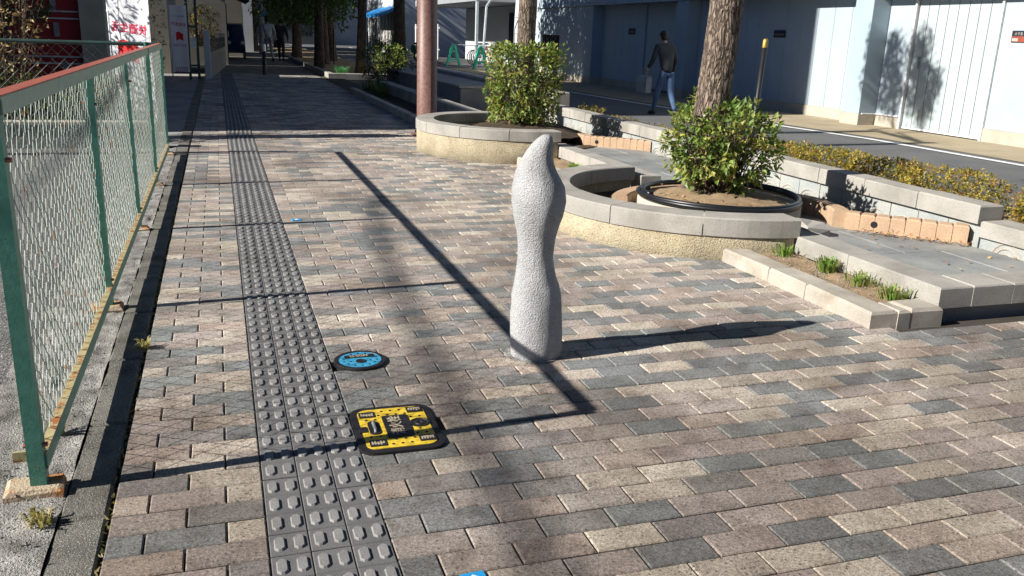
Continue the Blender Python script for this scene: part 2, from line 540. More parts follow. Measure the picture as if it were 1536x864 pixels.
# kerb of concrete lengths along the left edge, and the broken strip the fence stands in
kerb = bx('kerb', 'joint_sand', None, -.818, -.70, -2.6, 24, -.09, -.02, kind='structure')
yy = -2.6
while yy < 24:
    L = .6
    MB().block(-.822, -.703, yy+.004, yy+L-.004, -.08, rnd(-.004, .004), .008, None, None, .002).obj('kerb_stone', 'kerb_concrete', kerb)
    yy += L
def lotz(x, y):
    h = noise.fractal(Vector((x*9, y*9, 1)), 1, 2, 4)*.010
    return -.004+h
MB().grid(-1.16, -.822, -2.6, 8.1, 34, 500, lambda x, y: .0+noise.fractal(Vector((x*12, y*7, 4)), 1, 2.1, 5)*.009-.03*max(0, noise.noise(Vector((x*16, y*5, 9)))-.28)*(1 if x > -1 else 0)).obj('broken_verge', 'rough_concrete', smooth=True, kind='structure')
MB().grid(-9, -1.10, -2.6, 8.1, 160, 220, lotz).obj('parking_lot', 'lot_asphalt', smooth=True, kind='structure')
MB().grid(-2.2, -.7, 8.2, 24, 4, 10, lambda x, y: -.006+.0*x).obj('forecourt', 'old_concrete', kind='structure')
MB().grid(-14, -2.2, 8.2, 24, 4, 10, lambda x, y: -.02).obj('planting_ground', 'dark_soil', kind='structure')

# ------------------------------------------------------------------ stone bollard
prof = [(537, 764, 836), (530, 762, 838), (519, 761.5, 839), (497, 760.5, 838.5), (469, 760, 837), (455, 760.3, 836), (441, 761, 834.7), (427, 763, 831), (413, 765.5, 826.5), (400, 767, 823), (386, 767.7, 821.4), (370, 767.5, 822),
        (357, 766, 823.5), (345, 764, 826.5), (334, 761.5, 830), (323, 759, 833.5), (312, 757, 836), (301, 755.5, 837.3), (290, 755, 837), (279, 755.2, 834.5),
        (268, 756.8, 829), (257, 759.4, 822), (245.6, 764, 817), (234, 769, 814.5), (223, 776, 814), (214, 783.5, 813.8), (207, 790, 813), (202.5, 795, 810.5), (200.6, 799, 807)]
BB = Vector((.82, 1.31, 0))
side = Vector((math.cos(YAW), -math.sin(YAW), 0))
dB = (BB-CAM).dot(-rz_)
mb = MB()
n_ = 56
rows = []
for (py, xl, xr) in prof:
    t = (py-537)/(200.6-537)
    d = cam_dir((797-768)/F_PX, (432-py)/F_PX)
    s_ = ((BB-CAM).dot(Vector((side.y*-1, side.x, 0))))/d.dot(Vector((-side.y, side.x, 0)))
    p = CAM+d*s_
    r = (xr-xl)/2/F_PX*s_
    off = ((xl+xr)/2-797)/F_PX*s_
    rows.append((max(p.z, -.01), r, off))
for z, r, off in rows:
    for i in range(n_):
        a = 2*math.pi*i/n_
        rr = r*(1+.02*math.cos(3*a+z*5))
        q = BB+side*(off+rr*math.cos(a))+Vector((-side.y, side.x, 0))*rr*.96*math.sin(a)
        q.z = z
        nn = noise.fractal(q*26, 1, 2, 3)*.0035
        mb.v.append((q.x+nn*math.cos(a), q.y+nn*math.sin(a), z+nn*.4))
m_ = len(rows)
for j in range(m_-1):
    for i in range(n_):
        ii = (i+1) % n_
        mb.f.append([j*n_+i, j*n_+ii, (j+1)*n_+ii, (j+1)*n_+i]); mb.c.append(None)
mb.f.append([(m_-1)*n_+i for i in range(n_)]); mb.c.append(None)
MBsock = thing('stone_bollard', BB, 'pale granite bollard carved like a budding sprout, standing alone on the brick path', 'bollard')
o = mb.obj('stone_shaft', 'bollard_stone', None, True); o.parent = MBsock; o.matrix_parent_inverse = Matrix.Translation(-BB)
mb = MB()
ring = []
for i in range(40):
    a = 2*math.pi*i/40
    ring.append((BB.x+math.cos(a)*(.118+rnd(-.008, .01)), BB.y+math.sin(a)*(.118+rnd(-.008, .01))))
mb.prism(ring, -.01, .003)
o = mb.obj('mortar_collar', 'rough_concrete', None); o.parent = MBsock; o.matrix_parent_inverse = Matrix.Translation(-BB)

# ------------------------------------------------------------------ utility covers
def rrect(hx, hy, r, n=6):
    pts = []
    for cx, cy, a0 in ((hx-r, hy-r, 0), (-hx+r, hy-r, 90), (-hx+r, -hy+r, 180), (hx-r, -hy+r, 270)):
        for i in range(n+1):
            a = R(a0+90*i/n)
            pts.append((cx+r*math.cos(a), cy+r*math.sin(a)))
    return pts
yc = thing('yellow_utility_cover', (.137, .735, .002), 'yellow rounded rectangular iron cover with black rim set in the bricks', 'utility cover', rz=R(-1))
MB().prism(rrect(.137, .172, .05), -.01, .006).obj('rim', 'iron', yc)
MB().prism(rrect(.113, .148, .034), .004, .0085).obj('plate', 'cover_yellow', yc)
MB().prism(rrect(.043, .083, .006), .006, .0115, Matrix.Translation((.006, 0, 0))).obj('centre_panel', 'iron', yc)
text_mesh('消火栓', .047, 'lettering', 'cover_brass', yc, Matrix.Translation((.004, .004, .0118)) @ Matrix.Rotation(R(90), 4, 'Z'), .0007, .0007)
for sx, sy in ((-.082, .104), (.082, .118), (-.075, -.112), (.085, -.105)):
    p_ = MB().prism(rrect(.027, .022, .004), .006, .0105, Matrix.Translation((sx, sy, 0))).obj('corner_panel', 'iron', yc)
    mb = MB()
    for q in range(5):
        mb.box(sx-.021+q*.009, sx-.016+q*.009, sy-.014+rnd(0, .008), sy+.014-rnd(0, .008), .010, .0114)
    mb.box(sx-.019, sx+.019, sy+rnd(-.01, .01), sy+rnd(-.01, .01)+.003, .010, .0113)
    mb.obj('panel_mark', 'cover_brass', p_)
mb = MB()
for iy in range(-4, 5):
    for ix in range(-3, 4):
        x_, y_ = ix*.030+(.015 if iy % 2 else 0), iy*.0315
        if abs(x_) > .104 or abs(x_-.006) < .052 and abs(y_) < .092: continue
        if any(abs(x_-sx) < .034 and abs(y_-sy) < .029 for sx, sy in ((-.082, .104), (.082, .118), (-.075, -.112), (.085, -.105), (-.08, 0), (.08, .01))): continue
        mb.lathe([(.0048, .008), (.0042, .0105), (0, .0107)], 8, (x_, y_, 0))
mb.obj('studs', 'iron', yc, kind='stuff')
MB().lathe([(.034, .006), (.034, .0105), (.028, .0112), (.026, .009), (.018, .009), (.016, .0112), (.008, .0112), (.006, .009), (0, .009)], 24, (.082, .012, 0)).obj('emblem', 'iron', yc)
h_ = MB().prism(rrect(.018, .05, .017), .006, .0115, Matrix.Translation((-.072, .0, 0))).obj('lifting_slot', 'iron', yc)
MB().tube([(-.072, -.035, .010), (-.072, -.03, .017), (-.072, .03, .017), (-.072, .035, .010)], .005, 8).obj('lifting_bar', 'steel_grey', h_)
MB().box(-.122, -.096, -.028, .012, .006, .0112).obj('hinge', 'iron', yc)

bc = thing('blue_utility_cover', (.115, 1.375, .002), 'small round blue iron cover with black rim beside the tactile strip', 'utility cover')
MB().lathe([(.103, -.01), (.103, .006), (.100, .008), (.086, .008), (.084, .005), (0, .005)], 40).obj('rim', 'iron', bc)
MB().lathe([(.083, .004), (.083, .0075), (0, .0076)], 40).obj('plate', 'cover_blue', bc)
MB().box(-.058, .058, .018, .046, .006, .0105).obj('name_panel', 'iron', bc)
text_mesh('仕切弁', .026, 'lettering', 'cover_brass', bc, Matrix.Translation((0, .032, .0107)), .0006, .0003)
MB().lathe([(.021, .006), (.020, .0103), (.013, .0103), (.012, .0088), (0, .0088)], 20, (.0, -.022, 0)).obj('emblem', 'iron', bc)
mb = MB()
for rr, nn in ((.042, 8), (.066, 14)):
    for i in range(nn):
        a = 2*math.pi*(i+.5)/nn
        x_, y_ = rr*math.cos(a), rr*math.sin(a)
        if abs(x_) < .064 and .012 < y_ < .052 or math.hypot(x_, y_+.022) < .028: continue
        mb.lathe([(.0042, .007), (.0036, .0095), (0, .0096)], 8, (x_, y_, 0))
mb.obj('studs', 'iron', bc, kind='stuff')

for (x_, y_, lab) in ((.163, -.135, 'blue and white square marker glued to a brick at the tactile strip'), (.097, 4.14, 'blue and white marker on the bricks near the fence shadows')):
    t_ = thing('paving_marker', (x_, y_, .0015), lab, 'marker', rz=R(3))
    MB().box(-.030, .030, -.030, .030, -.004, .002).obj('tile', 'sticker_blue', t_)
    MB().prism([(-.010, -.02), (.010, -.02), (.010, 0), (.018, 0), (0, .02), (-.018, 0), (-.010, 0)], .001, .0035).obj('arrow', 'sticker_white', t_)

# ------------------------------------------------------------------ chain-link fences
def chainlink(mb, A, B, z0, z1, pitch=.075, r=.00125):
    A, B = Vector(A), Vector(B)
    d = (B-A); L = d.length; d.normalize()
    nrm = Vector((-d.y, d.x, 0))
    ncol = int(L/(pitch/2))
    nz = int((z1-z0)/(pitch/2))
    dz = (z1-z0)/nz
    for c in range(ncol):
        u0 = c*pitch/2
        pts = []
        for i in range(nz+1):
            u = u0+(pitch/2 if (i+c) % 2 else 0)
            u = min(u, L)
            wob = .0025*math.sin(i*1.3+c)
            pts.append(A+d*u+Vector((0, 0, z0+dz*i))+nrm*((.0018 if (i+c) % 2 else -.0018)+wob))
        mb.tube(pts, r, 3, False)
FX = -.89
YS = [.588, 2.29, 3.98, 5.675, 7.52]
fence = thing('chain_link_fence', (FX, .588, 0), 'weathered green chain-link fence with rusty top rail running beside the kerb', 'fence')
def fpart(mb, name, mat, **kw):
    o_ = mb.obj(name, mat, None, **kw); o_.parent = fence
    o_.matrix_parent_inverse = Matrix.Translation((-FX, -.588, 0)); return o_
for i, y in enumerate(YS):
    mb = MB()
    ln = rnd(-.008, .008)
    for (a0, a1, b0, b1) in ((-.020, .020, -.021, -.016), (.015, .020, -.016, .024)):
        mb.add([(FX+a0+.0, y+b0, -.03), (FX+a1, y+b0, -.03), (FX+a1, y+b1, -.03), (FX+a0, y+b1, -.03),
                (FX+a0+ln, y+b0, 1.072), (FX+a1+ln, y+b0, 1.072), (FX+a1+ln, y+b1, 1.072), (FX+a0+ln, y+b1, 1.072)],
               [(3, 2, 1, 0), (4, 5, 6, 7), (0, 1, 5, 4), (1, 2, 6, 5), (2, 3, 7, 6), (3, 0, 4, 7)])
    p_ = fpart(mb, 'post', 'fence_green')
    mb = MB().block(FX-.085, FX+.06, y-.052, y+.05, -.05, .022, .012, None, None, .006)
    fpart(mb, 'footing', 'rust_pad')
    for zb in (.14, .92):
        fpart(MB().tube([(FX-.028, y-.005, zb), (FX+.032, y-.005, zb)], .007, 6), 'bolt', 'fence_rust')
    if i < 4:
        y2 = YS[i+1]
        fpart(MB().box(FX+.0205, FX+.0245, y+.0, y2-.002, 1.030, 1.074), 'top_rail', 'fence_green_bounced')
        fpart(MB().box(FX-.022, FX+.0245, y, y2-.002, 1.0745, 1.079), 'top_flange', 'fence_rust')
        fpart(MB().box(FX+.0205, FX+.0245, y+.0, y2-.002, .062, .105), 'bottom_rail', 'fence_green')
        fpart(MB().box(FX+.000, FX+.0245, y, y2-.002, .1055, .110), 'bottom_flange', 'fence_pale')
        mb = MB()
        chainlink(mb, (FX+.003, y+.022, 0), (FX+.003, y2-.022, 0), .112, 1.066, .075, .0018 if i < 2 else .0015)
        fpart(mb, 'wire_mesh', 'wire_coat', kind='stuff')
fpart(MB().box(FX-.062, FX-.02, .60, .606, .085, .115), 'latch_plate', 'fence_pale')

cf = thing('cross_fence', (-.92, 7.60, 0), 'dark green pipe-railed chain-link fence closing the far side of the lot', 'fence')
def cpart(mb, name, mat, **kw):
    o_ = mb.obj(name, mat, None, **kw); o_.parent = cf
    o_.matrix_parent_inverse = Matrix.Translation((.92, -7.60, 0)); return o_
cpart(MB().tube([(-8.5, 7.60, 1.055), (-.93, 7.60, 1.065)], .018, 8), 'top_rail', 'green_frame')
for x_ in (-1.02, -2.85, -4.7, -6.5):
    cpart(MB().tube([(x_, 7.60, -.05), (x_, 7.60, 1.085)], .022, 8), 'post', 'fence_green')
mb = MB(); chainlink(mb, (-5.0, 7.605, 0), (-1.04, 7.605, 0), .05, 1.05, .1, .0022)
cpart(mb, 'wire_mesh', 'wire_coat', kind='stuff')

lw = thing('low_wall', (-1.0, 8.15, 0), 'low concrete wall with pale coping behind the cross fence', 'wall')
mb = MB().box(-9, -1.0, 8.10, 8.24, -.1, .235); o = mb.obj('wall_body', 'old_concrete'); o.parent = lw; o.matrix_parent_inverse = Matrix.Translation((1, -8.15, 0))
for i in range(8):
    mb = MB().block(-1.0-(i+1)*1.0+.004, -1.0-i*1.0-.004, 8.085, 8.255, .2355, .268, .006); o = mb.obj('coping', 'plinth_concrete'); o.parent = lw; o.matrix_parent_inverse = Matrix.Translation((1, -8.15, 0))

# ------------------------------------------------------------------ planters and water channel
def stones_line(par, A, B, w, z0, z1, n, mat, name='cap_stone', ch=.007, jit=.0015):
    """row of n blocks from A to B; w = width to the right of A->B"""
    A, B = Vector((*A, 0)), Vector((*B, 0))
    d = B-A; L = d.length; ang = math.atan2(d.y, d.x)
    for i in range(n):
        T = Matrix.Translation(A) @ Matrix.Rotation(ang, 4, 'Z')
        MB().block(L*i/n+.0025, L*(i+1)/n-.0025, -w, 0, z0, z1+rnd(-.002, .002), ch, T, None, jit).obj(name, mat, par)
def ring_planter(c, Rcap, Rwall, win, ztop, zcap, a0, a1, nseg, lab):
    t = thing('planter_ring', (0, 0, 0), lab, 'planter')
    MB().arc(c[0], c[1], Rcap-win+.02, Rwall, R(a0), R(a1), -.08, zcap-.0015, .002, 40).obj('wall_body', 'aggregate', t, True)
    for i in range(nseg):
        s0 = a0-1.5+(a1-a0+3)*i/nseg; s1 = a0-1.5+(a1-a0+3)*(i+1)/nseg
        MB().arc(c[0], c[1], Rcap-win, Rcap, R(s0+.16), R(s1-.16), zcap+rnd(0, .002), ztop+rnd(-.002, .002), .008, 9).obj('cap_stone', 'granite', t)
    return t
ring_planter((2.97, 3.64), 1.20, 1.19, .21, .262, .150, 97, 266, 6, 'curved granite-capped planter wall around the tree with the black hose')
ring_planter((2.87, 7.66), 1.17, 1.16, .21, .345, .235, 88, 272, 7, 'curved granite-capped planter wall beside the brown steel pole')

# low rough kerbs with soil strips
lk = thing('low_kerb', (0, 0, 0), 'low pale rough-split kerb stones edging the weedy soil strip at the path corner', 'kerb')
for y0, y1 in ((2.62, 2.09), (2.09, 1.76), (1.76, 1.26)):
    MB().block(2.472, 2.625, y1+.002, y0-.002, -.06, .080+rnd(-.003, .003), .012, None, None, .003).obj('kerb_stone', 'granite_pale', lk)
for x0, x1 in ((2.628, 2.70), (2.703, 2.888)):
    MB().block(x0, x1, 1.258, 1.42, -.06, .080+rnd(-.003, .003), .012, None, None, .003).obj('kerb_stone', 'granite_pale', lk)
lk = thing('low_kerb', (0, 0, 0), 'low kerb stones edging the soil strip between the two round planters', 'kerb')
for i in range(4):
    MB().block(2.472, 2.625, 4.62+.47*i, 4.62+.47*(i+1)-.004, -.06, .09+rnd(-.003, .003), .012, None, None, .003).obj('kerb_stone', 'granite_pale', lk)
def soilz(x, y): return .055+noise.fractal(Vector((x*7, y*7, 2)), 1, 2, 4)*.018
MB().grid(2.626, 2.90, 1.421, 2.75, 16, 70, soilz).obj('soil_strip', 'soil', smooth=True, kind='structure')
MB().grid(2.626, 2.92, 4.5, 6.7, 14, 80, lambda x, y: soilz(x, y)+.015).obj('soil_strip', 'soil', smooth=True, kind='structure')

# inner channel wall (cap stones over a dark recessed base)
iw = thing('channel_wall', (0, 0, 0), 'straight granite channel wall with recessed dark base at the path corner', 'wall')
MB().box(2.93, 3.08, 1.34, 2.66, -.06, .056).obj('wall_base', 'old_concrete', iw)
MB().box(3.081, 4.6, 1.34, 1.50, -.06, .056).obj('wall_base', 'old_concrete', iw)
for y0, y1 in ((2.62, 1.98), (1.98, 1.302)):
    MB().block(2.902, 3.10, y1+.002, y0-.002, .058, .160+rnd(-.002, .002), .006, None, None, .001).obj('cap_stone', 'granite', iw)
for x0, x1 in ((3.104, 3.36), (3.36, 3.95), (3.95, 4.55)):
    MB().block(x0, x1-.004, 1.302, 1.52, .058, .160+rnd(-.002, .002), .006, None, None, .001).obj('cap_stone', 'granite', iw)
iw2 = thing('channel_wall', (0, 0, 0), 'straight granite channel wall linking the two round planters', 'wall')
MB().box(2.95, 3.07, 4.62, 6.7, -.06, .078).obj('wall_base', 'old_concrete', iw2)
for i in range(6):
    MB().block(2.925, 3.105, 4.60+.365*i, 4.60+.365*(i+1)-.004, .080, .188+rnd(-.002, .002), .006, None, None, .001).obj('cap_stone', 'granite', iw2)

# channel floor of slate flags
floor = MB().grid(3.0, 4.05, 1.4, 10, 2, 4, lambda x, y: .098).obj('channel_floor', 'joint_sand', kind='structure')
for i in range(12):
    y0 = 1.5+i*.62
    xs = [3.07, 3.42, 3.99] if i % 2 else [3.07, 3.68, 3.99]
    for q in range(2):
        MB().block(xs[q]+.003, xs[q+1]-.003, y0+.003, y0+.617, .06, .118+rnd(-.0015, .0015), .003).obj('flagstone', 'slate', floor)

# tan brick weirs
def tan_arc(par, c, r0, r1, a0, a1, z0, z1, n):
    for i in range(n):
        s0, s1 = a0+(a1-a0)*i/n, a0+(a1-a0)*(i+1)/n
        MB().arc(c[0], c[1], r0, r1, R(s0+.15), R(s1-.15), z0, z1+rnd(-.002, .002), .008, 2).obj('tan_brick', 'tan_brick', par)
tb = thing('tan_brick_edging', (0, 0, 0), 'tan brick edging curving round the tree pit then straight to the back wall', 'brick edging')
tan_arc(tb, (2.88, 3.20), .68, .79, -32, 150, .05, .228, 24)
def tan_line(par, A, B, n, hole):
    A, B = Vector((*A, 0)), Vector((*B, 0)); d = B-A; L = d.length
    T = Matrix.Translation(A) @ Matrix.Rotation(math.atan2(d.y, d.x), 4, 'Z')
    for i in range(n):
        MB().block(L*i/n+.0015, L*(i+1)/n-.0015, 0, .11, .09, .226+rnd(-.003, .003), .009, T, None, .001).obj('tan_brick', 'tan_brick', par)
    hx = L*(hole+.98)/n
    v = [(hx+.022*math.cos(a*.5236), -.0015, .168+.022*math.sin(a*.5236)) for a in range(12)]
    MB().add(v, [tuple(range(12))], None, T).obj('drain_hole', 'black_paint', par)
tan_line(tb, (3.50, 2.77), (4.00, 2.24), 8, 1)
tb1 = thing('tan_brick_edging', (0, 0, 0), 'straight tan brick edging across the channel behind the stone bollard', 'brick edging')
tan_line(tb1, (3.47, 7.15), (4.03, 6.62), 10, 1)
for j in range(4):
    MB().block(3.47+j*.0, 3.58, 7.16+.105*j, 7.26+.105*j, .09, .226, .008).obj('tan_brick', 'tan_brick', tb1)

# back wall
bw = thing('back_wall', (0, 0, 0), 'long granite-capped wall with fish-scale relief course between channel and road', 'wall')
nb = 0
def relief(par, y0, y1, z0, z1, x=4.045):
    blk = MB().block(x, x+.15, y0+.003, y1-.003, z0, z1, .004, None, None, .001).obj('relief_block', 'relief_stone', par)
    c = (y0+y1)/2
    mb = MB()
    for rr in (.045, .08, .11):
        if rr > (y1-y0)/2-.01: continue
        pts = [(x-.001, c+rr*math.cos(a*math.pi/10), z0+.006+rr*math.sin(a*math.pi/10)*.95) for a in range(11)]
        mb.tube(pts, .0055, 5)
    if mb.v: mb.obj('scale_relief', 'granite_pale', blk)
y = 2.20
while y < 9.9:
    L = .52
    MB().block(4.015, 4.20, y+.003, y+L-.003, .252, .362+rnd(-.002, .002), .007, None, None, .0015).obj('cap_stone', 'granite', bw)
    for q in range(2):
        relief(bw, y+L*q/2, y+L*(q+1)/2, .06, .250)
    y += L
bw2 = thing('back_wall', (0, 0, 0), 'lower granite wall continuing from the end of the relief wall', 'wall')
y = 2.195
for q in range(2):
    MB().block(4.03, 4.24, y-.42+.003, y-.003, .175, .272+rnd(-.002, .002), .007, None, None, .0015).obj('cap_stone', 'granite', bw2)
    relief(bw2, y-.42, y, .06, .173, 4.05)
    y -= .42

# soil in tree pits, mound
def mound(name, c, r, zb, zt, mat):
    mb = MB(); v = []; f = []
    nr, na = 10, 36
    for i in range(nr+1):
        rr = r*i/nr
        for a in range(na):
            x_, y_ = c[0]+rr*math.cos(2*math.pi*a/na), c[1]+rr*math.sin(2*math.pi*a/na)
            v.append((x_, y_, zb+(zt-zb)*(1-(i/nr)**2.2)+noise.fractal(Vector((x_*9, y_*9, 3)), 1, 2, 4)*.012))
    for i in range(nr):
        for a in range(na):
            f.append((i*na+a, (i+1)*na+a, (i+1)*na+(a+1) % na, i*na+(a+1) % na))
    mb.add(v, f)
    return mb.obj(name, mat, None, True, kind='structure')
mound('tree_pit_soil', (2.86, 3.30), .52, .215, .30, 'soil')
MB().arc(2.86, 3.30, .45, .55, 0, R(360), .06, .235, .01, 40).obj('pit_edge', 'plinth_concrete', None, True, label='pale concrete rim holding the tree-pit soil under the hose', cat='rim')
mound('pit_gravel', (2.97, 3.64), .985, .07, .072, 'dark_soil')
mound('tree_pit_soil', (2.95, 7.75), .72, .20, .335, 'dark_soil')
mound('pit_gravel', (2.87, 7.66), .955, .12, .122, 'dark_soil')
# hose coil
mb = MB(); pts = []
for i in range(150):
    a = i*2*math.pi*2.15/149+2.2
    rr = .545-.018*(i/149)+.012*math.sin(a*1.5+1)
    pts.append((2.86+rr*math.cos(a), 3.30+rr*math.sin(a), .252+.026*(i/149)+.006*math.sin(a*2+.6)))
mb.tube(pts, .0155, 9)
mb.obj('garden_hose', 'rubber', None, True, label='thick black hose coiled round the soil at the tree foot', cat='hose')
MB().block(3.06, 3.24, 2.58, 2.72, .10, .205, .03, None, None, .02).obj('loose_stone', 'granite', None, label='broken granite piece lying against the curved planter end', cat='stone')

# road side bed, road and pavement
MB().grid(4.14, 4.80, -1, 19, 6, 40, lambda x, y: .20+noise.fractal(Vector((x*5, y*5, 2)), 1, 2, 3)*.02).obj('shrub_bed', 'soil', smooth=True, kind='structure')
bx('road_kerb', 'old_concrete', None, 4.80, 4.92, -1, 60, -.09, .06, kind='structure')
MB().grid(4.92, 10.6, -8, 26, 4, 12, lambda x, y: -.02).grid(4.92, 12.5, 26, 90, 4, 12, lambda x, y: -.02).obj('road', 'road_asphalt', kind='structure')
LN = [(8.62, -2), (8.65, 6), (8.65, 8.8), (8.4, 10.5), (8.02, 15.3), (7.86, 18), (7.75, 24), (7.75, 32), (8.3, 45), (9.5, 70)]
mb = MB()
for i in range(len(LN)-1):
    (xa, ya), (xb, yb) = LN[i], LN[i+1]
    mb.add([(xa, ya, -.012), (xa+.13, ya, -.012), (xb+.13, yb, -.012), (xb, yb, -.012)], [(0, 1, 2, 3)])
mb.obj('road_marking', 'line_paint', kind='structure')
mb = MB()
for i in range(7):
    (xa, ya), (xb, yb) = LN[i], LN[i+1]
    mb.add([(xa+.34, ya, -.014), (11.4, ya, .0), (11.4, yb, .0), (xb+.34, yb, -.014)], [(0, 1, 2, 3)])
mb.obj('pavement', 'sidewalk', kind='structure')

#@@PART2
# ------------------------------------------------------------------ planting
def leaf(mb, p, d, up, L, W, tint):
    """one leaf: two folded quads"""
    d = d.normalized(); s_ = d.cross(up)
    s_ = s_.normalized() if s_.length > 1e-5 else d.orthogonal().normalized()
    nrm = s_.cross(d)
    a, b = p, p+d*L-nrm*L*.12
    m = p+d*L*.45
    l, r = m+s_*W*.5+nrm*W*.16, m-s_*W*.5+nrm*W*.16
    mb.add([a, r, b, m], [(0, 1, 2, 3)], tint)
    mb.add([a, m, b, l], [(0, 1, 2, 3)], tint)
def rvec():
    while True:
        v = Vector((rnd(-1, 1), rnd(-1, 1), rnd(-1, 1)))
        if .05 < v.length < 1: return v.normalized()
def shrub(name, c, fn_inside, n, L, tints, stems, label, cat, group=None, twig_n=60, tw=.005, wood=True, droop=.2):
    """fn_inside(rng) gives a point and an outward direction; leaves sit in sprays on twigs"""
    t = thing(name, c, label, cat, group)
    C = Vector(c)
    mb = MB()
    k_ = 0
    while k_ < n:
        p, out = fn_inside()
        spray = random.randint(3, 6)
        base_t = random.choice(tints)
        for q in range(spray):
            d = (out*.8+rvec()*.9+Vector((0, 0, .25-droop))).normalized()
            pp = p+rvec()*L*.7
            leaf(mb, pp, d, Vector((0, 0, 1))+rvec()*.6, L*rnd(.7, 1.25), L*rnd(.42, .6), jcol(base_t, .28))
            k_ += 1
    mb.obj('foliage', 'leaf', t)
    mb = MB()
    for i in range(twig_n):
        p, out = fn_inside()
        r0 = Vector((rnd(-.07, .07), rnd(-.07, .07), 0))+Vector(stems[i % len(stems)])
        mid = r0*.5+p*.5+Vector((0, 0, -.03))+rvec()*.03
        mb.tube([r0, mid, p, p+out*.03], [tw, tw*.75, tw*.45, tw*.2], 4, False)
    mb.obj('branches', 'twig', t)
    return t
GREENS = [(.08, .14, .03), (.10, .18, .035), (.15, .23, .05), (.22, .30, .075), (.31, .36, .12), (.05, .09, .025), (.18, .22, .06), (.26, .19, .09)]
YELLOWISH = [(.38, .37, .10), (.46, .42, .13), (.28, .31, .07), (.13, .20, .04), (.10, .16, .03), (.28, .20, .09), (.22, .14, .07), (.16, .23, .05)]
def boxy(hx, hy, z0, z1, ex=3.4):
    def f():
        while True:
            x, y, z = rnd(-1, 1), rnd(-1, 1), rnd(-1, 1)
            q = (abs(x)**ex+abs(y)**ex)**(1/ex)
            if q > 1: continue
            if max(q, abs(z)) < rnd(.35, .92): continue
            taper = 1-.10*max(0, -z)**2+noise.noise(Vector((x*2.2, y*2.2, z*2.2)))*.09
            return Vector((x*hx*taper, y*hy*taper, z0+(z1-z0)*(z+1)/2)), Vector((x, y, z*.8)).normalized()
    return f
def bally(hx, hy, z0, z1):
    def f():
        while True:
            x, y, z = rnd(-1, 1), rnd(-1, 1), rnd(-1, 1)
            fl = 1+.10*z
            q = math.sqrt((x*x+y*y)/fl/fl+abs(z)**3*.8)
            if q > 1 or q < rnd(.1, .9): continue
            k_ = 1+noise.noise(Vector((x*1.9+7, y*1.9, z*1.9)))*.34
            if noise.noise(Vector((x*3.1+2, y*3.1, z*3.1+5))) < -.28: continue
            return Vector((x*hx*k_, y*hy*k_, z0+(z1-z0)*(z*k_+1)/2)), Vector((x, y, z)).normalized()
    return f
shrub('clipped_shrub', (2.95, 7.74, .30), boxy(.385, .40, .05, .86), 4700, .058, GREENS+[(.30, .36, .10)]*3+YELLOWISH[:4],
      [(0, 0, 0), (.08, .05, 0), (-.07, .04, 0), (.02, -.08, 0)], 'box-clipped leafy green shrub filling the round planter by the brown pole', 'shrub', None, 160, .006)
shrub('round_shrub', (2.86, 3.34, .28), bally(.335, .335, .02, .585), 2900, .054, GREENS[:5]+GREENS[2:5]+YELLOWISH[:4],
      [(.1, 0, 0), (-.1, .05, 0), (0, -.12, 0), (.06, .1, 0), (-.12, -.06, 0)], 'loose leafy green shrub ringed by the black hose coil', 'shrub', None, 190, .006)

OLIVE = [(.32, .27, .04), (.40, .30, .05), (.22, .20, .04), (.44, .33, .06), (.15, .16, .035), (.30, .15, .045)]
rowlabs = ['olive-yellow low shrub beside the black post, just behind the relief wall', 'golden low shrub behind the shaded stretch of relief wall', 'low shrub with dark upright twigs behind the relief wall',
           'broad golden-olive shrub by the end of the relief wall', 'small olive shrub behind the lower granite wall', 'small golden tuft behind the wall across from the tan bricks', 'low golden tuft on the road bed beside the walking person', 'brown-gold tuft behind the far wall near the clipped shrub']
for i, (x_, y_, hx, hy, h_) in enumerate([(4.52, 5.0, .26, .42, .17), (4.52, 4.28, .26, .40, .20), (4.52, 3.62, .26, .36, .20), (4.5, 2.92, .26, .46, .22), (4.55, 2.05, .24, .36, .18), (4.46, 7.35, .18, .5, .10), (4.46, 8.3, .16, .3, .10), (4.44, 9.3, .18, .30, .15)]):
    shrub('low_shrub', (x_, y_, .19), bally(hx, hy, 0, h_*1.25), 4200 if i < 5 else 900, .026, OLIVE, [(0, 0, 0), (0, .1, 0), (0, -.1, 0)], rowlabs[i], 'shrub', 'low shrubs along the road bed', 40, .003)

def tuft(name, c, n, h, sp, tints, label, cat, group=None):
    mb = MB()
    for i in range(n):
        a = rnd(0, 6.283); r0 = rnd(0, sp*.35)
        p0 = Vector((r0*math.cos(a), r0*math.sin(a), 0))
        b = a+rnd(-.5, .5); ln = h*rnd(.5, 1.1); lean = rnd(.25, 1.0)
        p1 = p0+Vector((math.cos(b)*ln*.35*lean, math.sin(b)*ln*.35*lean, ln*.62))
        p2 = p0+Vector((math.cos(b)*ln*.85*lean, math.sin(b)*ln*.85*lean, ln*(.85-.35*lean)))
        w = rnd(.002, .0045)*(1+h*3)
        s_ = Vector((-math.sin(b), math.cos(b), 0))*w
        tt = jcol(random.choice(tints), .2)
        mb.add([p0-s_, p0+s_, p1+s_*.8, p1-s_*.8], [(0, 1, 2, 3)], tt)
        mb.add([p1-s_*.8, p1+s_*.8, p2], [(0, 1, 2)], tt)
    o_ = mb.obj(name, 'leaf', None, label=label, cat=cat, group=group)
    o_.location = c
    return o_
STRAW_ = [(.42, .34, .18), (.30, .28, .12), (.36, .30, .14)]
GR = [(.16, .30, .05), (.22, .36, .06), (.12, .22, .04), (.28, .36, .10)]
wl = ['green weed tuft in the soil strip next to the curved planter end', 'dense green weed tuft in the corner soil strip, second from the planter', 'spreading green weed tuft in the corner soil strip, third from the planter', 'bright green weed tuft at the end of the soil strip by the kerb corner']
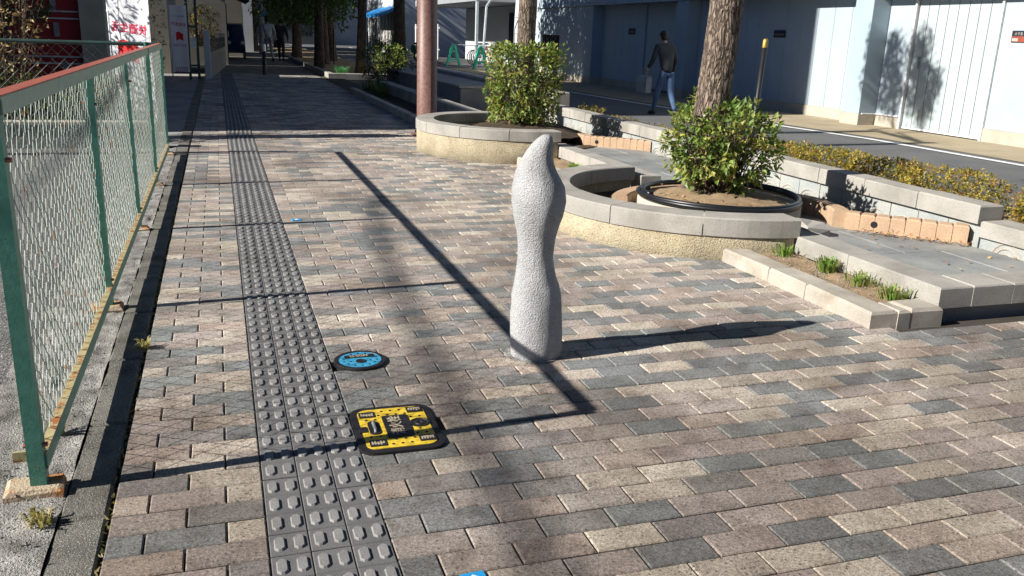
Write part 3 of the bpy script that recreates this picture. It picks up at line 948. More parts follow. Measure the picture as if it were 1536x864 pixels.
for i, (x_, y_, h_) in enumerate([(2.80, 2.42, .10), (2.83, 2.05, .11), (2.83, 1.78, .09), (2.80, 1.50, .10)]):
    tuft('weed', (x_, y_, .055), [70, 130, 85, 110][i], h_, [.20, .16, .26, .20][i], GR+STRAW_[:i], wl[i], 'weed', 'weeds in the corner soil strip')
for i, (x_, y_, lb) in enumerate([(2.78, 5.72, 'weed tuft in the soil between the two planters, nearer the clipped shrub'), (2.82, 5.28, 'weed tuft in the soil between the two planters, nearer the round shrub')]):
    tuft('weed', (x_, y_, .07), 90, .09, .18, GR, lb, 'weed')
STRAW = [(.42, .34, .18), (.36, .30, .14), (.30, .28, .12)]
tuft('dry_grass', (-.90, .95, .01), 50, .05, .07, STRAW+GR[:1], 'small yellowing moss tuft on the broken verge under the fence', 'grass')
tuft('dry_grass', (-.70, 1.72, -.01), 40, .07, .05, STRAW, 'straw-coloured grass tuft in the kerb joint', 'grass')
tuft('dry_grass', (-.86, .40, .0), 60, .05, .09, STRAW, 'flattened straw grass beside the rusty fence footing', 'grass')
# joint moss and seeds in the kerb gap
mb = MB()
for i in range(420):
    y_ = rnd(-.6, 5)
    tuft_h = rnd(.004, .014)
    p = Vector((-.697+rnd(-.006, .006), y_, -.008))
    mb.add([p+Vector((-.004, 0, 0)), p+Vector((.004, rnd(-.004, .004), 0)), p+Vector((rnd(-.008, .008), rnd(-.008, .008), tuft_h))], [(0, 1, 2)], jcol(random.choice(STRAW+[(.1, .13, .04)]), .25))
mb.obj('joint_moss', 'leaf', None, kind='stuff', label='moss and straw bits in the joint between kerb and bricks', cat='moss')
# fallen leaves
mb = MB()
for i in range(230):
    if i < 95:
        t_ = rnd(.12, 1); x_, y_ = 3.50+.5*t_-rnd(.02, .09), 2.77-.53*t_-rnd(.01, .10)
    elif i >= 150:
        a_ = rnd(0, 6.28); x_, y_ = 2.86+rnd(.2, .47)*math.cos(a_), 3.30+rnd(.2, .47)*math.sin(a_)
    elif i < 120: x_, y_ = rnd(3.1, 3.98), rnd(1.6, 2.7)
    else: x_, y_ = rnd(3.15, 3.95), rnd(4.7, 7.0)
    leaf(mb, Vector((x_, y_, (.124 if i < 150 else .262)+rnd(0, .014))), Vector((rnd(-1, 1), rnd(-1, 1), rnd(-.2, .4))), Vector((0, 0, 1)), rnd(.02, .045), rnd(.012, .024), jcol(random.choice([(.42, .21, .11), (.50, .29, .17), (.30, .15, .08), (.48, .35, .14)]), .2))
mb.obj('fallen_leaves', 'dry_leaf', None, kind='stuff', label='dry brown leaves drifted against the tan bricks', cat='leaves')
# soil crumbs and pebbles on the verge
mb = MB()
for i in range(1500):
    z_ = rnd(0, 1)
    if z_ < .5: x_, y_, zz = rnd(-1.12, -.83), rnd(-.5, 7), .018
    elif z_ < .8: x_, y_, zz = rnd(-2.6, -1.1), rnd(-.2, 6), .002
    else: x_, y_, zz = rnd(2.64, 2.88), rnd(1.45, 2.5), .062
    s_ = rnd(.002, .006)
    mb.add([(x_-s_, y_, zz-s_*.5), (x_+s_*.4, y_-s_, zz-s_*.5), (x_+s_*.7, y_+s_*.8, zz-s_*.5), (x_+rnd(-.4, .4)*s_, y_, zz+s_*.8)], [(0, 1, 3), (1, 2, 3), (2, 0, 3)])
mb.obj('grit', 'rough_concrete', None, kind='stuff', label='loose grit and pebbles on the verge and soil', cat='grit')

# ------------------------------------------------------------------ trees
def trunk_mesh(base, top, r0, r1, zfirst, segs=110, n=48, flare=.35, rough=.10, bend=(.0, .0)):
    mb = MB(); v = []; f = []
    B, T = Vector(base), Vector(top)
    for j in range(segs+1):
        t = j/segs
        p = B.lerp(T, t)+Vector((bend[0]*math.sin(t*math.pi), bend[1]*math.sin(t*math.pi), 0))
        r = (r0+(r1-r0)*t)*(1+flare*math.exp(-t*(T.z-B.z)/.16))
        for i in range(n):
            a = 2*math.pi*i/n
            q = Vector((math.cos(a)*r*3, math.sin(a)*r*3, p.z))
            ns = noise.fractal(Vector((q.x*5.5, q.y*5.5, p.z*2.2)), 1, 2, 3)
            dd = noise.noise(Vector((q.x*16, q.y*16, p.z*5)))
            rr = r*(1+rough*.55*ns-rough*.7*max(0, dd))
            v.append((p.x+rr*math.cos(a), p.y+rr*math.sin(a), p.z))
    for j in range(segs):
        for i in range(n):
            ii = (i+1) % n
            f.append((j*n+i, j*n+ii, (j+1)*n+ii, (j+1)*n+i))
    mb.add(v, f)
    return mb
def tree(name, base, h, r0, r1, crown, n, L, label, tints, group=None, matn='bark', segs=110, nn=48, bend=(0, 0), lean=(0, 0)):
    """crown: list of (dx,dy,z,rx,ry,rz) lobes; limbs run from the trunk into every lobe"""
    t = thing(name, base, label, 'tree', group)
    top = (lean[0], lean[1], h)
    tr_ = trunk_mesh((0, 0, -.05), top, r0, r1, 0, segs, nn, bend=bend).obj('trunk', matn, t, True)
    mb = MB()
    for (dx, dy, z, ax, ay, az) in crown:
        s0 = Vector((lean[0]*.9, lean[1]*.9, min(h*.97, max(h*.6, z-az*1.6))))
        e = Vector((dx, dy, z))
        m_ = Vector((s0.x+(e.x-s0.x)*.82, s0.y+(e.y-s0.y)*.82, s0.z+(e.z-s0.z)*.22))
        mb.tube([s0, m_, e], [r1*.42, r1*.25, r1*.08], 7, False)
        for q in range(7):
            w_ = rvec(); p = e+Vector((w_.x*ax*.85, w_.y*ay*.85, w_.z*az*.85))
            a_ = m_.lerp(e, rnd(.1, 1))
            mb.tube([a_, a_.lerp(p, .5)+rvec()*.08, p], [r1*.16, r1*.1, .006], 4, False)
    mb.obj('limbs', matn, t)
    mb = MB(); tot = sum(c_[3]*c_[4]*c_[5] for c_ in crown)
    for (dx, dy, z, ax, ay, az) in crown:
        k_ = 0; m = max(420, int(n*ax*ay*az/tot))
        while k_ < m:
            w_ = rvec()*(rnd(.12, 1)**.45)
            if noise.noise(w_*2.6+Vector((dx*3, dy*3, z))) < -.12: continue
            p = Vector((dx+w_.x*ax, dy+w_.y*ay, z+w_.z*az))
            bt = random.choice(tints)
            for q in range(5):
                leaf(mb, p+rvec()*L*1.3, (rvec()+w_*.5+Vector((0, 0, -.3))), Vector((0, 0, 1))+rvec()*.5, L*rnd(.7, 1.3), L*rnd(.4, .55), jcol(bt, .22))
                k_ += 1
    mb.obj('crown', 'leaf', t)
    return t
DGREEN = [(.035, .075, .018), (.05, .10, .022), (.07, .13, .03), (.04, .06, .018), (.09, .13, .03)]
tree('street_tree', (2.80, 3.46, .22), 4.6, .118, .095, [(.1, -.3, 5.6, 2.0, 1.6, 1.0), (-.6, -1.9, 5.2, 1.7, 1.4, .8), (-.8, .6, 6.6, 1.9, 1.5, .9), (.5, .75, 2.75, .5, .55, .28), (.3, .2, 2.9, .45, .4, .25)], 8200, .12,  # upper crown is out of view, spread broad to cut sky light
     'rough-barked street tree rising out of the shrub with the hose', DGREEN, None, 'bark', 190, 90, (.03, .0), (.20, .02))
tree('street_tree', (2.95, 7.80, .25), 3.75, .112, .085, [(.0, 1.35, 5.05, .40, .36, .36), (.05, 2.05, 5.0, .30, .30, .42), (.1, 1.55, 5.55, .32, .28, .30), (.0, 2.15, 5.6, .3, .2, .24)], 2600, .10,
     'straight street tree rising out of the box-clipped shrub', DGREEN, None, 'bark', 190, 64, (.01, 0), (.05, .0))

tree('street_tree', (2.95, -1.0, .0), 4.6, .13, .095, [(-.3, .2, 5.7, 2.4, 1.9, 1.0), (-1.2, -1.2, 5.6, 1.8, 1.5, .9), (.4, 1.0, 6.4, 1.8, 1.6, .9)], 6000, .14,  # added out of view; its crown holds sky light off the path
     'unseen street tree added to the row beside the open brick corner to cut the sky light', DGREEN, None, 'bark', 40, 24)
tree('street_tree', (2.95, -5.6, .0), 4.6, .13, .095, [(-.3, .2, 5.7, 2.5, 2.0, 1.1), (-1.2, -1.2, 5.6, 1.9, 1.6, .9), (-1.4, 1.3, 6.4, 2.0, 1.8, 1.0)], 6000, .14,  # second added tree out of view, also there to block the sky
     'unseen street tree added to the row behind the open brick corner to cut the sky light', DGREEN, None, 'bark', 40, 24)

# ------------------------------------------------------------------ posts
def brown_pole():
    t = thing('steel_pole', (2.15, 9.22, 0), 'thick brown painted steel pole behind the round planter', 'pole')
    MB().lathe([(.20, 0), (.20, .02), (.128, .025), (.124, 2.2), (.118, 4.6), (0, 4.61)], 28).obj('shaft', 'brown_paint', t, True)
    for i in range(4):
        a = R(45+90*i)
        MB().tube([(.165*math.cos(a), .165*math.sin(a), .015), (.165*math.cos(a), .165*math.sin(a), .05)], .014, 6).obj('anchor_bolt', 'iron', t)
    MB().box(-.045, .045, -.136, -.118, 2.4, 2.7).obj('service_hatch', 'brown_paint', t)
brown_pole()
def guard_post(loc, h, label, band='gold_band', lean=0, r=.028):
    t = thing('guard_post', loc, label, 'post', 'black guard posts along the road')
    MB().lathe([(r, -.05), (r, h*.93), (0, h*.93)], 16).obj('shaft', 'black_paint', t, True)
    MB().lathe([(r+.002, h*.93), (r+.002, h*.985), (r*.7, h), (0, h)], 16).obj('cap_band', band, t, True)
    t.rotation_euler = (0, lean, 0)
    return t
guard_post((4.50, 5.46, .15), 1.17, 'black guard post with gold cap band behind the round shrub', lean=R(2.2), r=.024)
guard_post((5.2, 23.2, 0), 1.25, 'thin black guard post at the road edge beyond the terrace', 'black_paint')
guard_post((4.7, 30.0, 0), 1.25, 'thin black guard post beside the sunlit tree trunk', 'black_paint')
guard_post((3.7, 31.5, 0), 1.3, 'thin black guard post among the shaded trees', 'black_paint')
t = thing('path_bollard', (.86, 23.9, 0), 'slim dark path bollard with bright silver head in the shade', 'bollard')
MB().lathe([(.055, 0), (.055, .62), (0, .62)], 16).obj('shaft', 'black_paint', t, True)
MB().lathe([(.057, .62), (.057, .80), (.04, .84), (0, .85)], 16).obj('head', 'silver_band', t, True)

# ------------------------------------------------------------------ warehouse on the right
XR, XF, ZS = 10.40, 10.05, 2.20     # recess plane, pillar plane, soffit height
wh = thing('warehouse', (0, 0, 0), 'pale grey panelled warehouse with deep bays and sliding doors across the road', 'building')
MB().box(XR+.12, 15, 3.0, 27.4, -.05, 5.2).obj('core', 'grey_wall', wh)
MB().box(XF, XR+.119, 3.0, 27.4, ZS+.06, 5.2).obj('upper_wall', 'wall_panel', wh)
MB().box(XF-.03, XR+.118, 3.0, 27.42, ZS, ZS+.058).obj('header_beam', 'wall_panel', wh)
def pillar(y0, y1):
    p_ = MB().box(XF+.004, XR+.117, y0, y1, .19, ZS-.002).obj('pillar', 'pillar_stucco', wh)
    MB().box(XF-.008, XR+.117, y0-.012, y1+.012, -.03, .188).obj('pillar_base', 'plinth_concrete', p_)
pillar(10.70, 11.15); pillar(16.92, 17.5); pillar(22.5, 23.2)
def panels(y0, y1, w, x=XR, mat='wall_panel', z0=.185, z1=ZS-.003, name='wall_slab'):
    n = max(1, round(abs(y1-y0)/w))
    for i in range(n):
        a, b = y0+(y1-y0)*i/n, y0+(y1-y0)*(i+1)/n
        MB().box(x, x+.10, min(a, b)+.004, max(a, b)-.004, z0, z1).obj(name, mat, wh)
panels(11.16, 16.91, .48)
panels(17.51, 19.7, .22, XR+.02, 'door_panel', .06, name='door_slat'); panels(19.78, 22.49, .46)
panels(10.10, 10.69, .6)
panels(3.05, 8.36, .88)
MB().box(XR-.03, XR+.06, 16.5, 16.9, .19, ZS-.004).obj('jamb', 'wall_panel', wh)
MB().box(XR-.018, XR+.11, 3.05, 8.36, -.03, .183).obj('plinth', 'plinth_concrete', wh)
MB().box(XR-.018, XR+.11, 10.10, 10.68, -.03, .183).obj('plinth', 'plinth_concrete', wh)
MB().box(XR-.018, XR+.11, 11.17, 16.90, -.03, .183).obj('plinth', 'plinth_concrete', wh)
MB().box(XR-.018, XR+.11, 19.72, 22.48, -.03, .183).obj('plinth', 'plinth_concrete', wh)
# sliding door of upright slats
dr = MB().box(XR+.05, XR+.10, 8.40, 10.06, .03, ZS-.004).obj('sliding_door', 'steel_grey', wh)
for i in range(8):
    y0 = 8.42+i*.203
    MB().box(XR+.012, XR+.048, y0+.006, y0+.197, .05, ZS-.005).obj('door_slat', 'door_panel', dr)
MB().box(XR+.002, XR+.012, 9.86, 9.90, .98, 1.16).obj('door_handle', 'steel_grey', dr)
MB().box(XR+.0, XR+.05, 8.42, 10.04, .012, .046).obj('door_rail', 'white_metal', dr)
for y0 in (8.362, 10.062):
    MB().box(XR-.035, XR+.05, y0, y0+.036, -.01, ZS-.004).obj('door_jamb', 'white_metal', wh)
MB().tube([(XF+.03, 10.66, .19), (XR-.03, 10.66, .19), (XR-.03, 10.12, .19)], .014, 6).obj('conduit', 'white_metal', wh)
# far flush wall with louvred window
panels(23.22, 25.2, .62, XF+.03); panels(27.0, 27.4, .4, XF+.03)
MB().box(XF+.03, XF+.13, 25.21, 26.99, 1.35, ZS-.003).obj('wall_slab', 'wall_panel', wh)
MB().box(XF+.03, XF+.13, 25.21, 26.99, .185, .3).obj('wall_slab', 'wall_panel', wh)
wv_ = MB().box(XF+.08, XF+.13, 25.22, 26.98, .3, 1.35).obj('louvre_window', 'dark_glass', wh)
for i in range(9):
    MB().box(XF+.045, XF+.07, 25.3+i*.185, 25.34+i*.185, .31, 1.34).obj('mullion', 'sign_dark', wv_)
MB().box(XF+.015, XF+.11, 23.21, 27.39, -.03, .183).obj('plinth', 'plinth_concrete', wh)
def plate(y0, y1, z0, z1, two=False):
    s_ = MB().box(XR-.012, XR-.001, y0, y1, z0, z1).obj('sign_plate', 'sign_dark', wh)
    if two: MB().box(XR-.015, XR-.0125, y0+.006, y1-.006, z0+.005, z0+(z1-z0)*.52).obj('red_strip', 'sign_red', s_)
    mb = MB()
    nk = 7
    for i in range(nk):
        w_ = (y1-y0)*.8/nk; a = y0+(y1-y0)*.1+i*w_
        zz = z0+(z1-z0)*(.62 if two else .3)
        for q in range(3):
            if random.random() < .75: mb.box(XR-.0165, XR-.0155, a+w_*.1, a+w_*.8, zz+q*(z1-z0)*.09, zz+q*(z1-z0)*.09+.006)
        mb.box(XR-.0165, XR-.0156, a+w_*.35, a+w_*.5, zz, zz+(z1-z0)*.25)
    if two: mb.box(XR-.0175, XR-.0165, y1-(y1-y0)*.28, y1-.02, z0+.015, z0+(z1-z0)*.35)
    mb.obj('sign_writing', 'sign_text', s_)
plate(13.55, 13.95, 1.42, 1.56); plate(20.35, 20.78, 1.42, 1.58); plate(7.74, 8.16, 1.42, 1.58, True)

# ------------------------------------------------------------------ terrace blocks behind the brown pole
tr_ = thing('stepped_terrace', (0, 0, 0), 'grey stone stepped seating blocks in shade behind the brown pole', 'steps')
for i in range(5):
    MB().block(2.90, 3.12, 9.75+i*1.5, 9.75+(i+1)*1.5-.006, -.05, .245, .008).obj('seat_stone', 'granite', tr_)
MB().block(3.48, 4.2, 12.55, 19.4, -.05, .40, .01).obj('terrace_block', 'old_concrete', tr_)
for i in range(3):
    MB().block(3.44, 4.24, 12.5+i*2.3, 12.5+(i+1)*2.3-.006, .402, .44, .006).obj('cap_stone', 'granite', tr_)
for i in range(4):
    MB().block(4.25, 4.5, 10.2+i*2.6, 10.2+(i+1)*2.6-.006, -.05, .5, .01).obj('rear_stone', 'granite', tr_)
lk = thing('low_kerb', (0, 0, 0), 'low kerb stones along the shaded bed beyond the brown pole', 'kerb')
for i in range(9):
    MB().block(2.275, 2.40, 9.95+i*.8, 9.95+(i+1)*.8-.005, -.06, .10, .01, None, None, .003).obj('kerb_stone', 'granite_pale', lk)
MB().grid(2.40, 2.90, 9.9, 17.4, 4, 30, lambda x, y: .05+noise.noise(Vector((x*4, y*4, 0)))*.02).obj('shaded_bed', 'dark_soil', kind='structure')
MB().grid(3.1, 4.3, 9.8, 12.6, 2, 2, lambda x, y: .02).obj('terrace_floor', 'old_concrete', kind='structure')
for i, lb in enumerate(['dark strap-leaved plant at the near end of the shaded bed', 'dark strap-leaved plant second along the shaded bed', 'dark strap-leaved plant in the middle of the shaded bed', 'dark strap-leaved plant next to last in the shaded bed', 'dark strap-leaved plant at the end of the shaded bed below the dark shrub']):
    tuft('bed_plant', (2.64+rnd(-.08, .08), 15.0+i*.5, .06), 60, rnd(.2, .4), .35, DGREEN, lb, 'plant', 'strap-leaved plants in the shaded bed')
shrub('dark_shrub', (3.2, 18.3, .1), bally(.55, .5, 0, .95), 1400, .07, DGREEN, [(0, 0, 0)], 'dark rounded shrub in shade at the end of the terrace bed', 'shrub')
shrub('sunlit_shrub', (4.35, 23.6, .1), bally(.48, .42, 0, .80), 1300, .07, [(.26, .34, .07), (.20, .28, .05), (.32, .36, .10), (.14, .2, .04)], [(0, 0, 0)], 'round yellow-green shrub in a patch of sunlight beyond the terrace', 'shrub')
mk = thing('median_kerb', (0, 0, 0), 'sunlit rough kerb round the far tree bed', 'kerb')
for i in range(3):
    MB().block(2.5+i*.5, 2.5+(i+1)*.5-.005, 22.95, 23.13, -.05, .12, .012, None, None, .003).obj('kerb_stone', 'granite', mk)
for i in range(12):
    MB().block(2.5, 2.65, 23.14+i*1.2, 23.14+(i+1)*1.2-.006, -.05, .12, .012).obj('kerb_stone', 'granite', mk)
MB().block(4.01, 5.0, 22.95, 23.13, -.05, .12, .012).obj('kerb_stone', 'granite', mk)
MB().grid(2.64, 4.8, 23.1, 60, 4, 20, lambda x, y: .06).obj('median_soil', 'soil', kind='structure')
tuft('bed_plant', (2.95, 23.6, .06), 160, .34, .5, [(.05, .22, .09), (.07, .28, .10), (.10, .30, .12)], 'bright green leafy plant in the sunlit corner of the far tree bed', 'plant')

far = [((3.55, 24.2, 0), .15, 4.6, 'pale sunlit trunk of the tree at the corner of the far bed'), ((4.85, 25.0, 0), .21, 5.2, 'thick dark tree trunk standing at the road edge past the terrace'),
       ((2.75, 27.6, 0), .17, 4.6, 'dark tree on the path side of the far bed, behind the path bollard'), ((3.3, 31.0, 0), .2, 5, 'shaded tree with forked trunk in the middle of the far bed'),
       ((4.0, 34.5, 0), .2, 5, 'shaded tree in the far bed beyond the forked one'), ((2.9, 38.0, 0), .22, 5.5, 'distant shaded tree by the far path'), ((1.6, 52, 0), .3, 6.5, 'broad dark tree closing the end of the path'), ((3.4, 58, 0), .3, 7, 'tall dark tree at the end of the path in front of the end building'), ((6.4, 60, 0), .3, 7, 'tall dark tree on the median where the road bends'), ((5.2, 49, 0), .25, 6, 'dark median tree beyond the blue awning')]
for i, (b, r_, h_, lb) in enumerate(far):
    big = 1.6 if i > 5 else 1
    cr = [(-.2, .1, 3.0*big**.5, 1.9*big, 1.9*big, 1.0*big), (.5, -.4, 4.4*big**.5, 1.9*big, 1.9*big, 1.2*big), (-.5, .3, 2.2, 1.4*big, 1.3*big, .65*big)]
    if 2 <= i <= 5: cr = [(-.2, .1, 2.9, 1.7, 1.8, .75), (.3, -.6, 3.2, 1.4, 1.6, .7), (-.6, .2, 2.15, 1.3, 1.3, .6)]
    if i == 1: cr = [(.1, -.6, 5.3, 1.9, 2.4, 1.1), (.2, -1.8, 4.5, 1.5, 1.8, .8)]  # high lobes here and below are unseen, shaped to shade the warehouse wall
    if i == 0: cr = [(.0, .6, 3.0, 1.4, 1.2, .75), (.3, -.3, 4.6, 1.7, 2.2, 1.1)]
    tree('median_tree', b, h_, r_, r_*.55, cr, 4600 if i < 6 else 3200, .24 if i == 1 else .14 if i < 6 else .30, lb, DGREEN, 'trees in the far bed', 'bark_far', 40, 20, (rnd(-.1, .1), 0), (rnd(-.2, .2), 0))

# ------------------------------------------------------------------ far side of the road
fb = thing('white_building', (0, 0, 0), 'white building with grey canopy beam and wall panels past the warehouse', 'building')
MB().box(11.6, 16, 29.2, 34.5, -.05, 7).obj('wall_block', 'white_wall', fb)
for z_ in (.7, 1.35, 2.0):
    MB().box(11.585, 11.61, 29.2, 34.5, z_, z_+.04).obj('wall_joint', 'grey_wall', fb)
MB().box(12.6, 17, 34.6, 46, -.05, 2.6).obj('rear_wall', 'white_wall', fb)
MB().box(9.9, 17, 34.4, 46.5, 2.62, 3.2).obj('canopy_beam', 'grey_wall', fb)
MB().box(9.9, 10.0, 34.4, 34.55, -.05, 2.6).obj('canopy_post', 'cyan_pipe', fb)
MB().box(11.58, 11.61, 30.2, 30.5, .1, 1.9).obj('drain_pipe', 'cyan_pipe', fb)
for y_ in (29.0, 29.8):
    MB().tube([(11.0, y_, 0), (11.0, y_, 1.3)], .03, 6).obj('rail_post', 'sign_dark', fb)
MB().tube([(11.0, 28.2, 1.3), (11.0, 29.8, 1.3)], .025, 6).obj('hand_rail', 'sign_dark', fb)
MB().tube([(10.6, 33, 3.4), (10.3, 34.3, 2.4), (10.2, 34.4, .0)], .05, 8).obj('brace', 'cyan_pipe', fb)
MB().box(12.55, 12.6, 36.5, 38.2, .0, 2.3).obj('doorway', 'dark_glass', fb)
dk = thing('dark_gate_post', (10.9, 27.9, 0), 'tall dark gate pillar between the warehouse and white building', 'pillar')
MB().box(10.6, 11.15, 27.75, 28.25, 0, 4).obj('shaft', 'sign_dark', dk); dk.location = (0, 0, 0)
MB().box(10.58, 11.17, 27.73, 28.27, 1.9, 1.96).obj('band', 'steel_grey', dk)
sh = thing('awning_shop', (0, 0, 0), 'far white shop front with bright blue awning', 'shop')
MB().box(9.8, 15, 50, 62, -.05, 6).obj('wall_block', 'white_wall', sh)
for i in range(10):
    MB().box(9.76, 9.795, 50.3+i*1.15, 50.9+i*1.15, .1, 2.6).obj('wall_slab', 'cream_wall', sh)
MB().add([(8.6, 50.5, 2.25), (8.6, 57, 2.25), (9.8, 57, 2.75), (9.8, 50.5, 2.75), (8.6, 50.5, 2.08), (8.6, 57, 2.08), (9.8, 57, 2.58), (9.8, 50.5, 2.58)],
         [(0, 1, 2, 3), (7, 6, 5, 4), (0, 4, 5, 1), (1, 5, 6, 2), (2, 6, 7, 3), (3, 7, 4, 0)]).obj('awning', 'awning_blue', sh)
for y_ in (51, 54, 57):
    MB().box(8.7, 8.78, y_, y_+.08, 0, 2.1).obj('awning_post', 'white_metal', sh)
pf = thing('pale_fence', (0, 0, 0), 'pale picket fence beside the parked scooter', 'fence')
for i in range(9):
    MB().box(9.62, 9.66, 40+i*.62, 40.25+i*.62, 0, 1.7).obj('picket', 'white_metal', pf)
for z_ in (.5, 1.5):
    MB().box(9.665, 9.70, 39.9, 45.5, z_, z_+.06).obj('rail', 'white_metal', pf)

def barrier(loc, rz, lab):
    t = thing('barrier_stand', loc, lab, 'barrier', 'green A-frame barrier stands', rz=rz)
    for s_ in (-1, 1):
        MB().add([(s_*.30-.05, -.03, 0), (s_*.30+.05, -.03, 0), (s_*.05+.05, -.03, .82), (s_*.05-.05, -.03, .82),
                  (s_*.30-.05, .03, 0), (s_*.30+.05, .03, 0), (s_*.05+.05, .03, .82), (s_*.05-.05, .03, .82)],
                 [(3, 2, 1, 0), (4, 5, 6, 7), (0, 1, 5, 4), (1, 2, 6, 5), (2, 3, 7, 6), (3, 0, 4, 7)]).obj('leg', 'barrier_green', t)
    MB().box(-.21, .21, -.026, .026, .22, .30).obj('cross_bar', 'barrier_green', t)
    MB().box(-.11, .11, -.026, .026, .55, .62).obj('cross_bar', 'barrier_green', t)
    MB().tube([(0, -.05, .84), (0, .05, .84)], .045, 10).obj('pipe_holder', 'barrier_green', t)
for x_, y_, rz, lab in ((9.2, 31.2, R(15), 'green A-frame barrier stand facing the road in front of the white building'), (9.5, 29.8, R(75), 'green barrier stand seen edge-on beside the white building corner'), (8.9, 34.2, R(10), 'green barrier stand in shade near the bicycles')):
    barrier((x_, y_, 0), rz, lab)
MB().tube([(9.5, 29.0, .86), (9.5, 29.8, .86), (9.2, 31.2, .86), (8.9, 34.3, .86)], .022, 6).obj('barrier_pipe', 'steel_grey', None, label='grey pipe laid across the green barrier stands', cat='pipe')

def bicycle(loc, rz, mat, lab):
    t = thing('bicycle', loc, lab, 'bicycle', 'bicycles parked by the white building', rz=rz)
    for x_ in (-.5, .5):
        w = MB()
        w.tube([(x_+.31*math.cos(a*math.pi/10), 0, .33+.31*math.sin(a*math.pi/10)) for a in range(21)], .02, 5)
        wo = w.obj('wheel', 'black_paint', t)
        sp = MB()
        for a in range(6):
            an = a*math.pi/6
            sp.tube([(x_+.3*math.cos(an), 0, .33+.3*math.sin(an)), (x_-.3*math.cos(an), 0, .33-.3*math.sin(an))], .005, 3)
        sp.obj('spokes', 'white_metal', wo)
    fr = MB()
    for a, b in (((-.5, .33), (-.1, .33)), ((-.1, .33), (-.2, .85)), ((-.1, .33), (.35, .75)), ((-.18, .72), (.35, .78)), ((.5, .33), (.33, .95)), ((-.5, .33), (-.18, .72))):
        fr.tube([(a[0], 0, a[1]), (b[0], 0, b[1])], .018, 6)
    fr.obj('frame', mat, t)
    MB().block(-.33, -.08, -.07, .07, .86, .93, .03).obj('saddle', 'black_paint', t)
    MB().tube([(.2, -.27, 1.0), (.33, -.1, .98), (.33, .1, .98), (.2, .27, 1.0)], .014, 6).obj('handlebar', 'silver_band', t)
    b_ = MB(); 
    for z_ in (.72, .82, .92): b_.tube([(.42, -.16, z_), (.72, -.16, z_), (.72, .16, z_), (.42, .16, z_), (.42, -.16, z_)], .008, 4)
    b_.obj('basket', 'steel_grey', t)
for i in range(4):
    bicycle((10.6+i*.25, 35.5+i*.55, 0), R(12+rnd(-8, 8)), ['red_paint', 'silver_band', 'car_blue', 'red_paint'][i], ['red bicycle at the near end of the parked row', 'silver bicycle second in the parked row', 'dark blue bicycle third in the parked row', 'red bicycle at the far end of the parked row'][i])
t = thing('scooter', (8.75, 39.0, 0), 'dark green scooter parked by the pale fence', 'scooter', rz=R(40))
for x_ in (-.55, .6):
    MB().tube([(x_+.2*math.cos(a*math.pi/8), 0, .24+.2*math.sin(a*math.pi/8)) for a in range(17)], .055, 6).obj('wheel', 'rubber', t)
MB().add([(-.8, -.16, .4), (.1, -.18, .3), (.1, .18, .3), (-.8, .16, .4), (-.85, -.12, .72), (-.05, -.13, .75), (-.05, .13, .75), (-.85, .12, .72)],
         [(3, 2, 1, 0), (4, 5, 6, 7), (0, 1, 5, 4), (1, 2, 6, 5), (2, 3, 7, 6), (3, 0, 4, 7)]).obj('body', 'bike_green', t)
MB().block(-.75, -.05, -.13, .13, .75, .84, .04).obj('saddle', 'black_paint', t)
MB().add([(.35, -.2, .3), (.45, -.2, .3), (.45, .2, .3), (.35, .2, .3), (.5, -.17, .95), (.56, -.17, .95), (.56, .17, .95), (.5, .17, .95)],
         [(3, 2, 1, 0), (4, 5, 6, 7), (0, 1, 5, 4), (1, 2, 6, 5), (2, 3, 7, 6), (3, 0, 4, 7)]).obj('leg_shield', 'bike_green', t)
MB().box(.1, .4, -.16, .16, .26, .31).obj('footboard', 'black_paint', t)
MB().tube([(.42, -.32, 1.02), (.53, -.1, 1.0), (.53, .1, 1.0), (.42, .32, 1.02)], .016, 6).obj('handlebar', 'black_paint', t)
MB().tube([(.58, -.0, .9), (.62, 0, .9)], .07, 10).obj('headlight', 'silver_band', t)

# ------------------------------------------------------------------ left side: red building, houses, banners
rb = thing('red_building', (0, 0, 0), 'dark red clad building with white trim lines and concrete corner column', 'building')
MB().box(-8, -2.66, 16.02, 21.6, -.1, 13).obj('wall_block', 'red_siding', rb)
MB().box(-2.655, -2.25, 15.9, 16.4, -.1, 13).obj('corner_column', 'plinth_concrete', rb)
MB().box(-2.655, -2.30, 16.41, 21.6, 2.9, 13).obj('side_wall', 'grey_wall', rb)
for z_ in (.25, .5, .62, 1.28, 1.40, 1.68, 1.80, 2.4, 2.52):
    MB().box(-7.9, -2.68, 15.995, 16.018, z_, z_+.025).obj('trim_line', 'white_wall', rb)
for z_, x_ in ((1.42, -3.12), (.98, -3.10), (.3, -3.02), (1.95, -3.14)):
    MB().box(x_, x_+.09, 15.985, 16.019, z_, z_+.24).obj('slot_window', 'steel_grey', rb)
MB().box(-2.0, -1.62, 17.5, 17.53, 0, 2.6).obj('side_sheet', 'navy_sheet', None, label='dark blue sheet hung behind the white banners', cat='sheet')
ab = thing('unseen_apartment_block', (0, 0, 0), 'unseen tall concrete apartment block with low cream wing, shaped to shade path and warehouse', 'building')  # out-of-view block, its wings sized for the shade they cast
MB().box(-14, -5.2, 11.45, 16.0, -.1, 13).obj('tall_wing', 'old_concrete', ab)
MB().box(-14, -5.2, 9.3, 11.44, -.1, 5.4).obj('low_wing', 'cream_wall', ab)
MB().box(-14, -8.01, 16.01, 21.6, -.1, 13).obj('rear_wing', 'old_concrete', ab)
for z_ in (1.2, 4.2, 7.2, 10.2):
    for y_ in (12.2, 14.1):
        w_ = MB().box(-5.195, -5.16, y_, y_+1.2, z_, z_+1.2).obj('window', 'white_metal', ab)
        MB().box(-5.158, -5.15, y_+.06, y_+1.14, z_+.06, z_+1.14).obj('pane', 'dark_glass', w_)

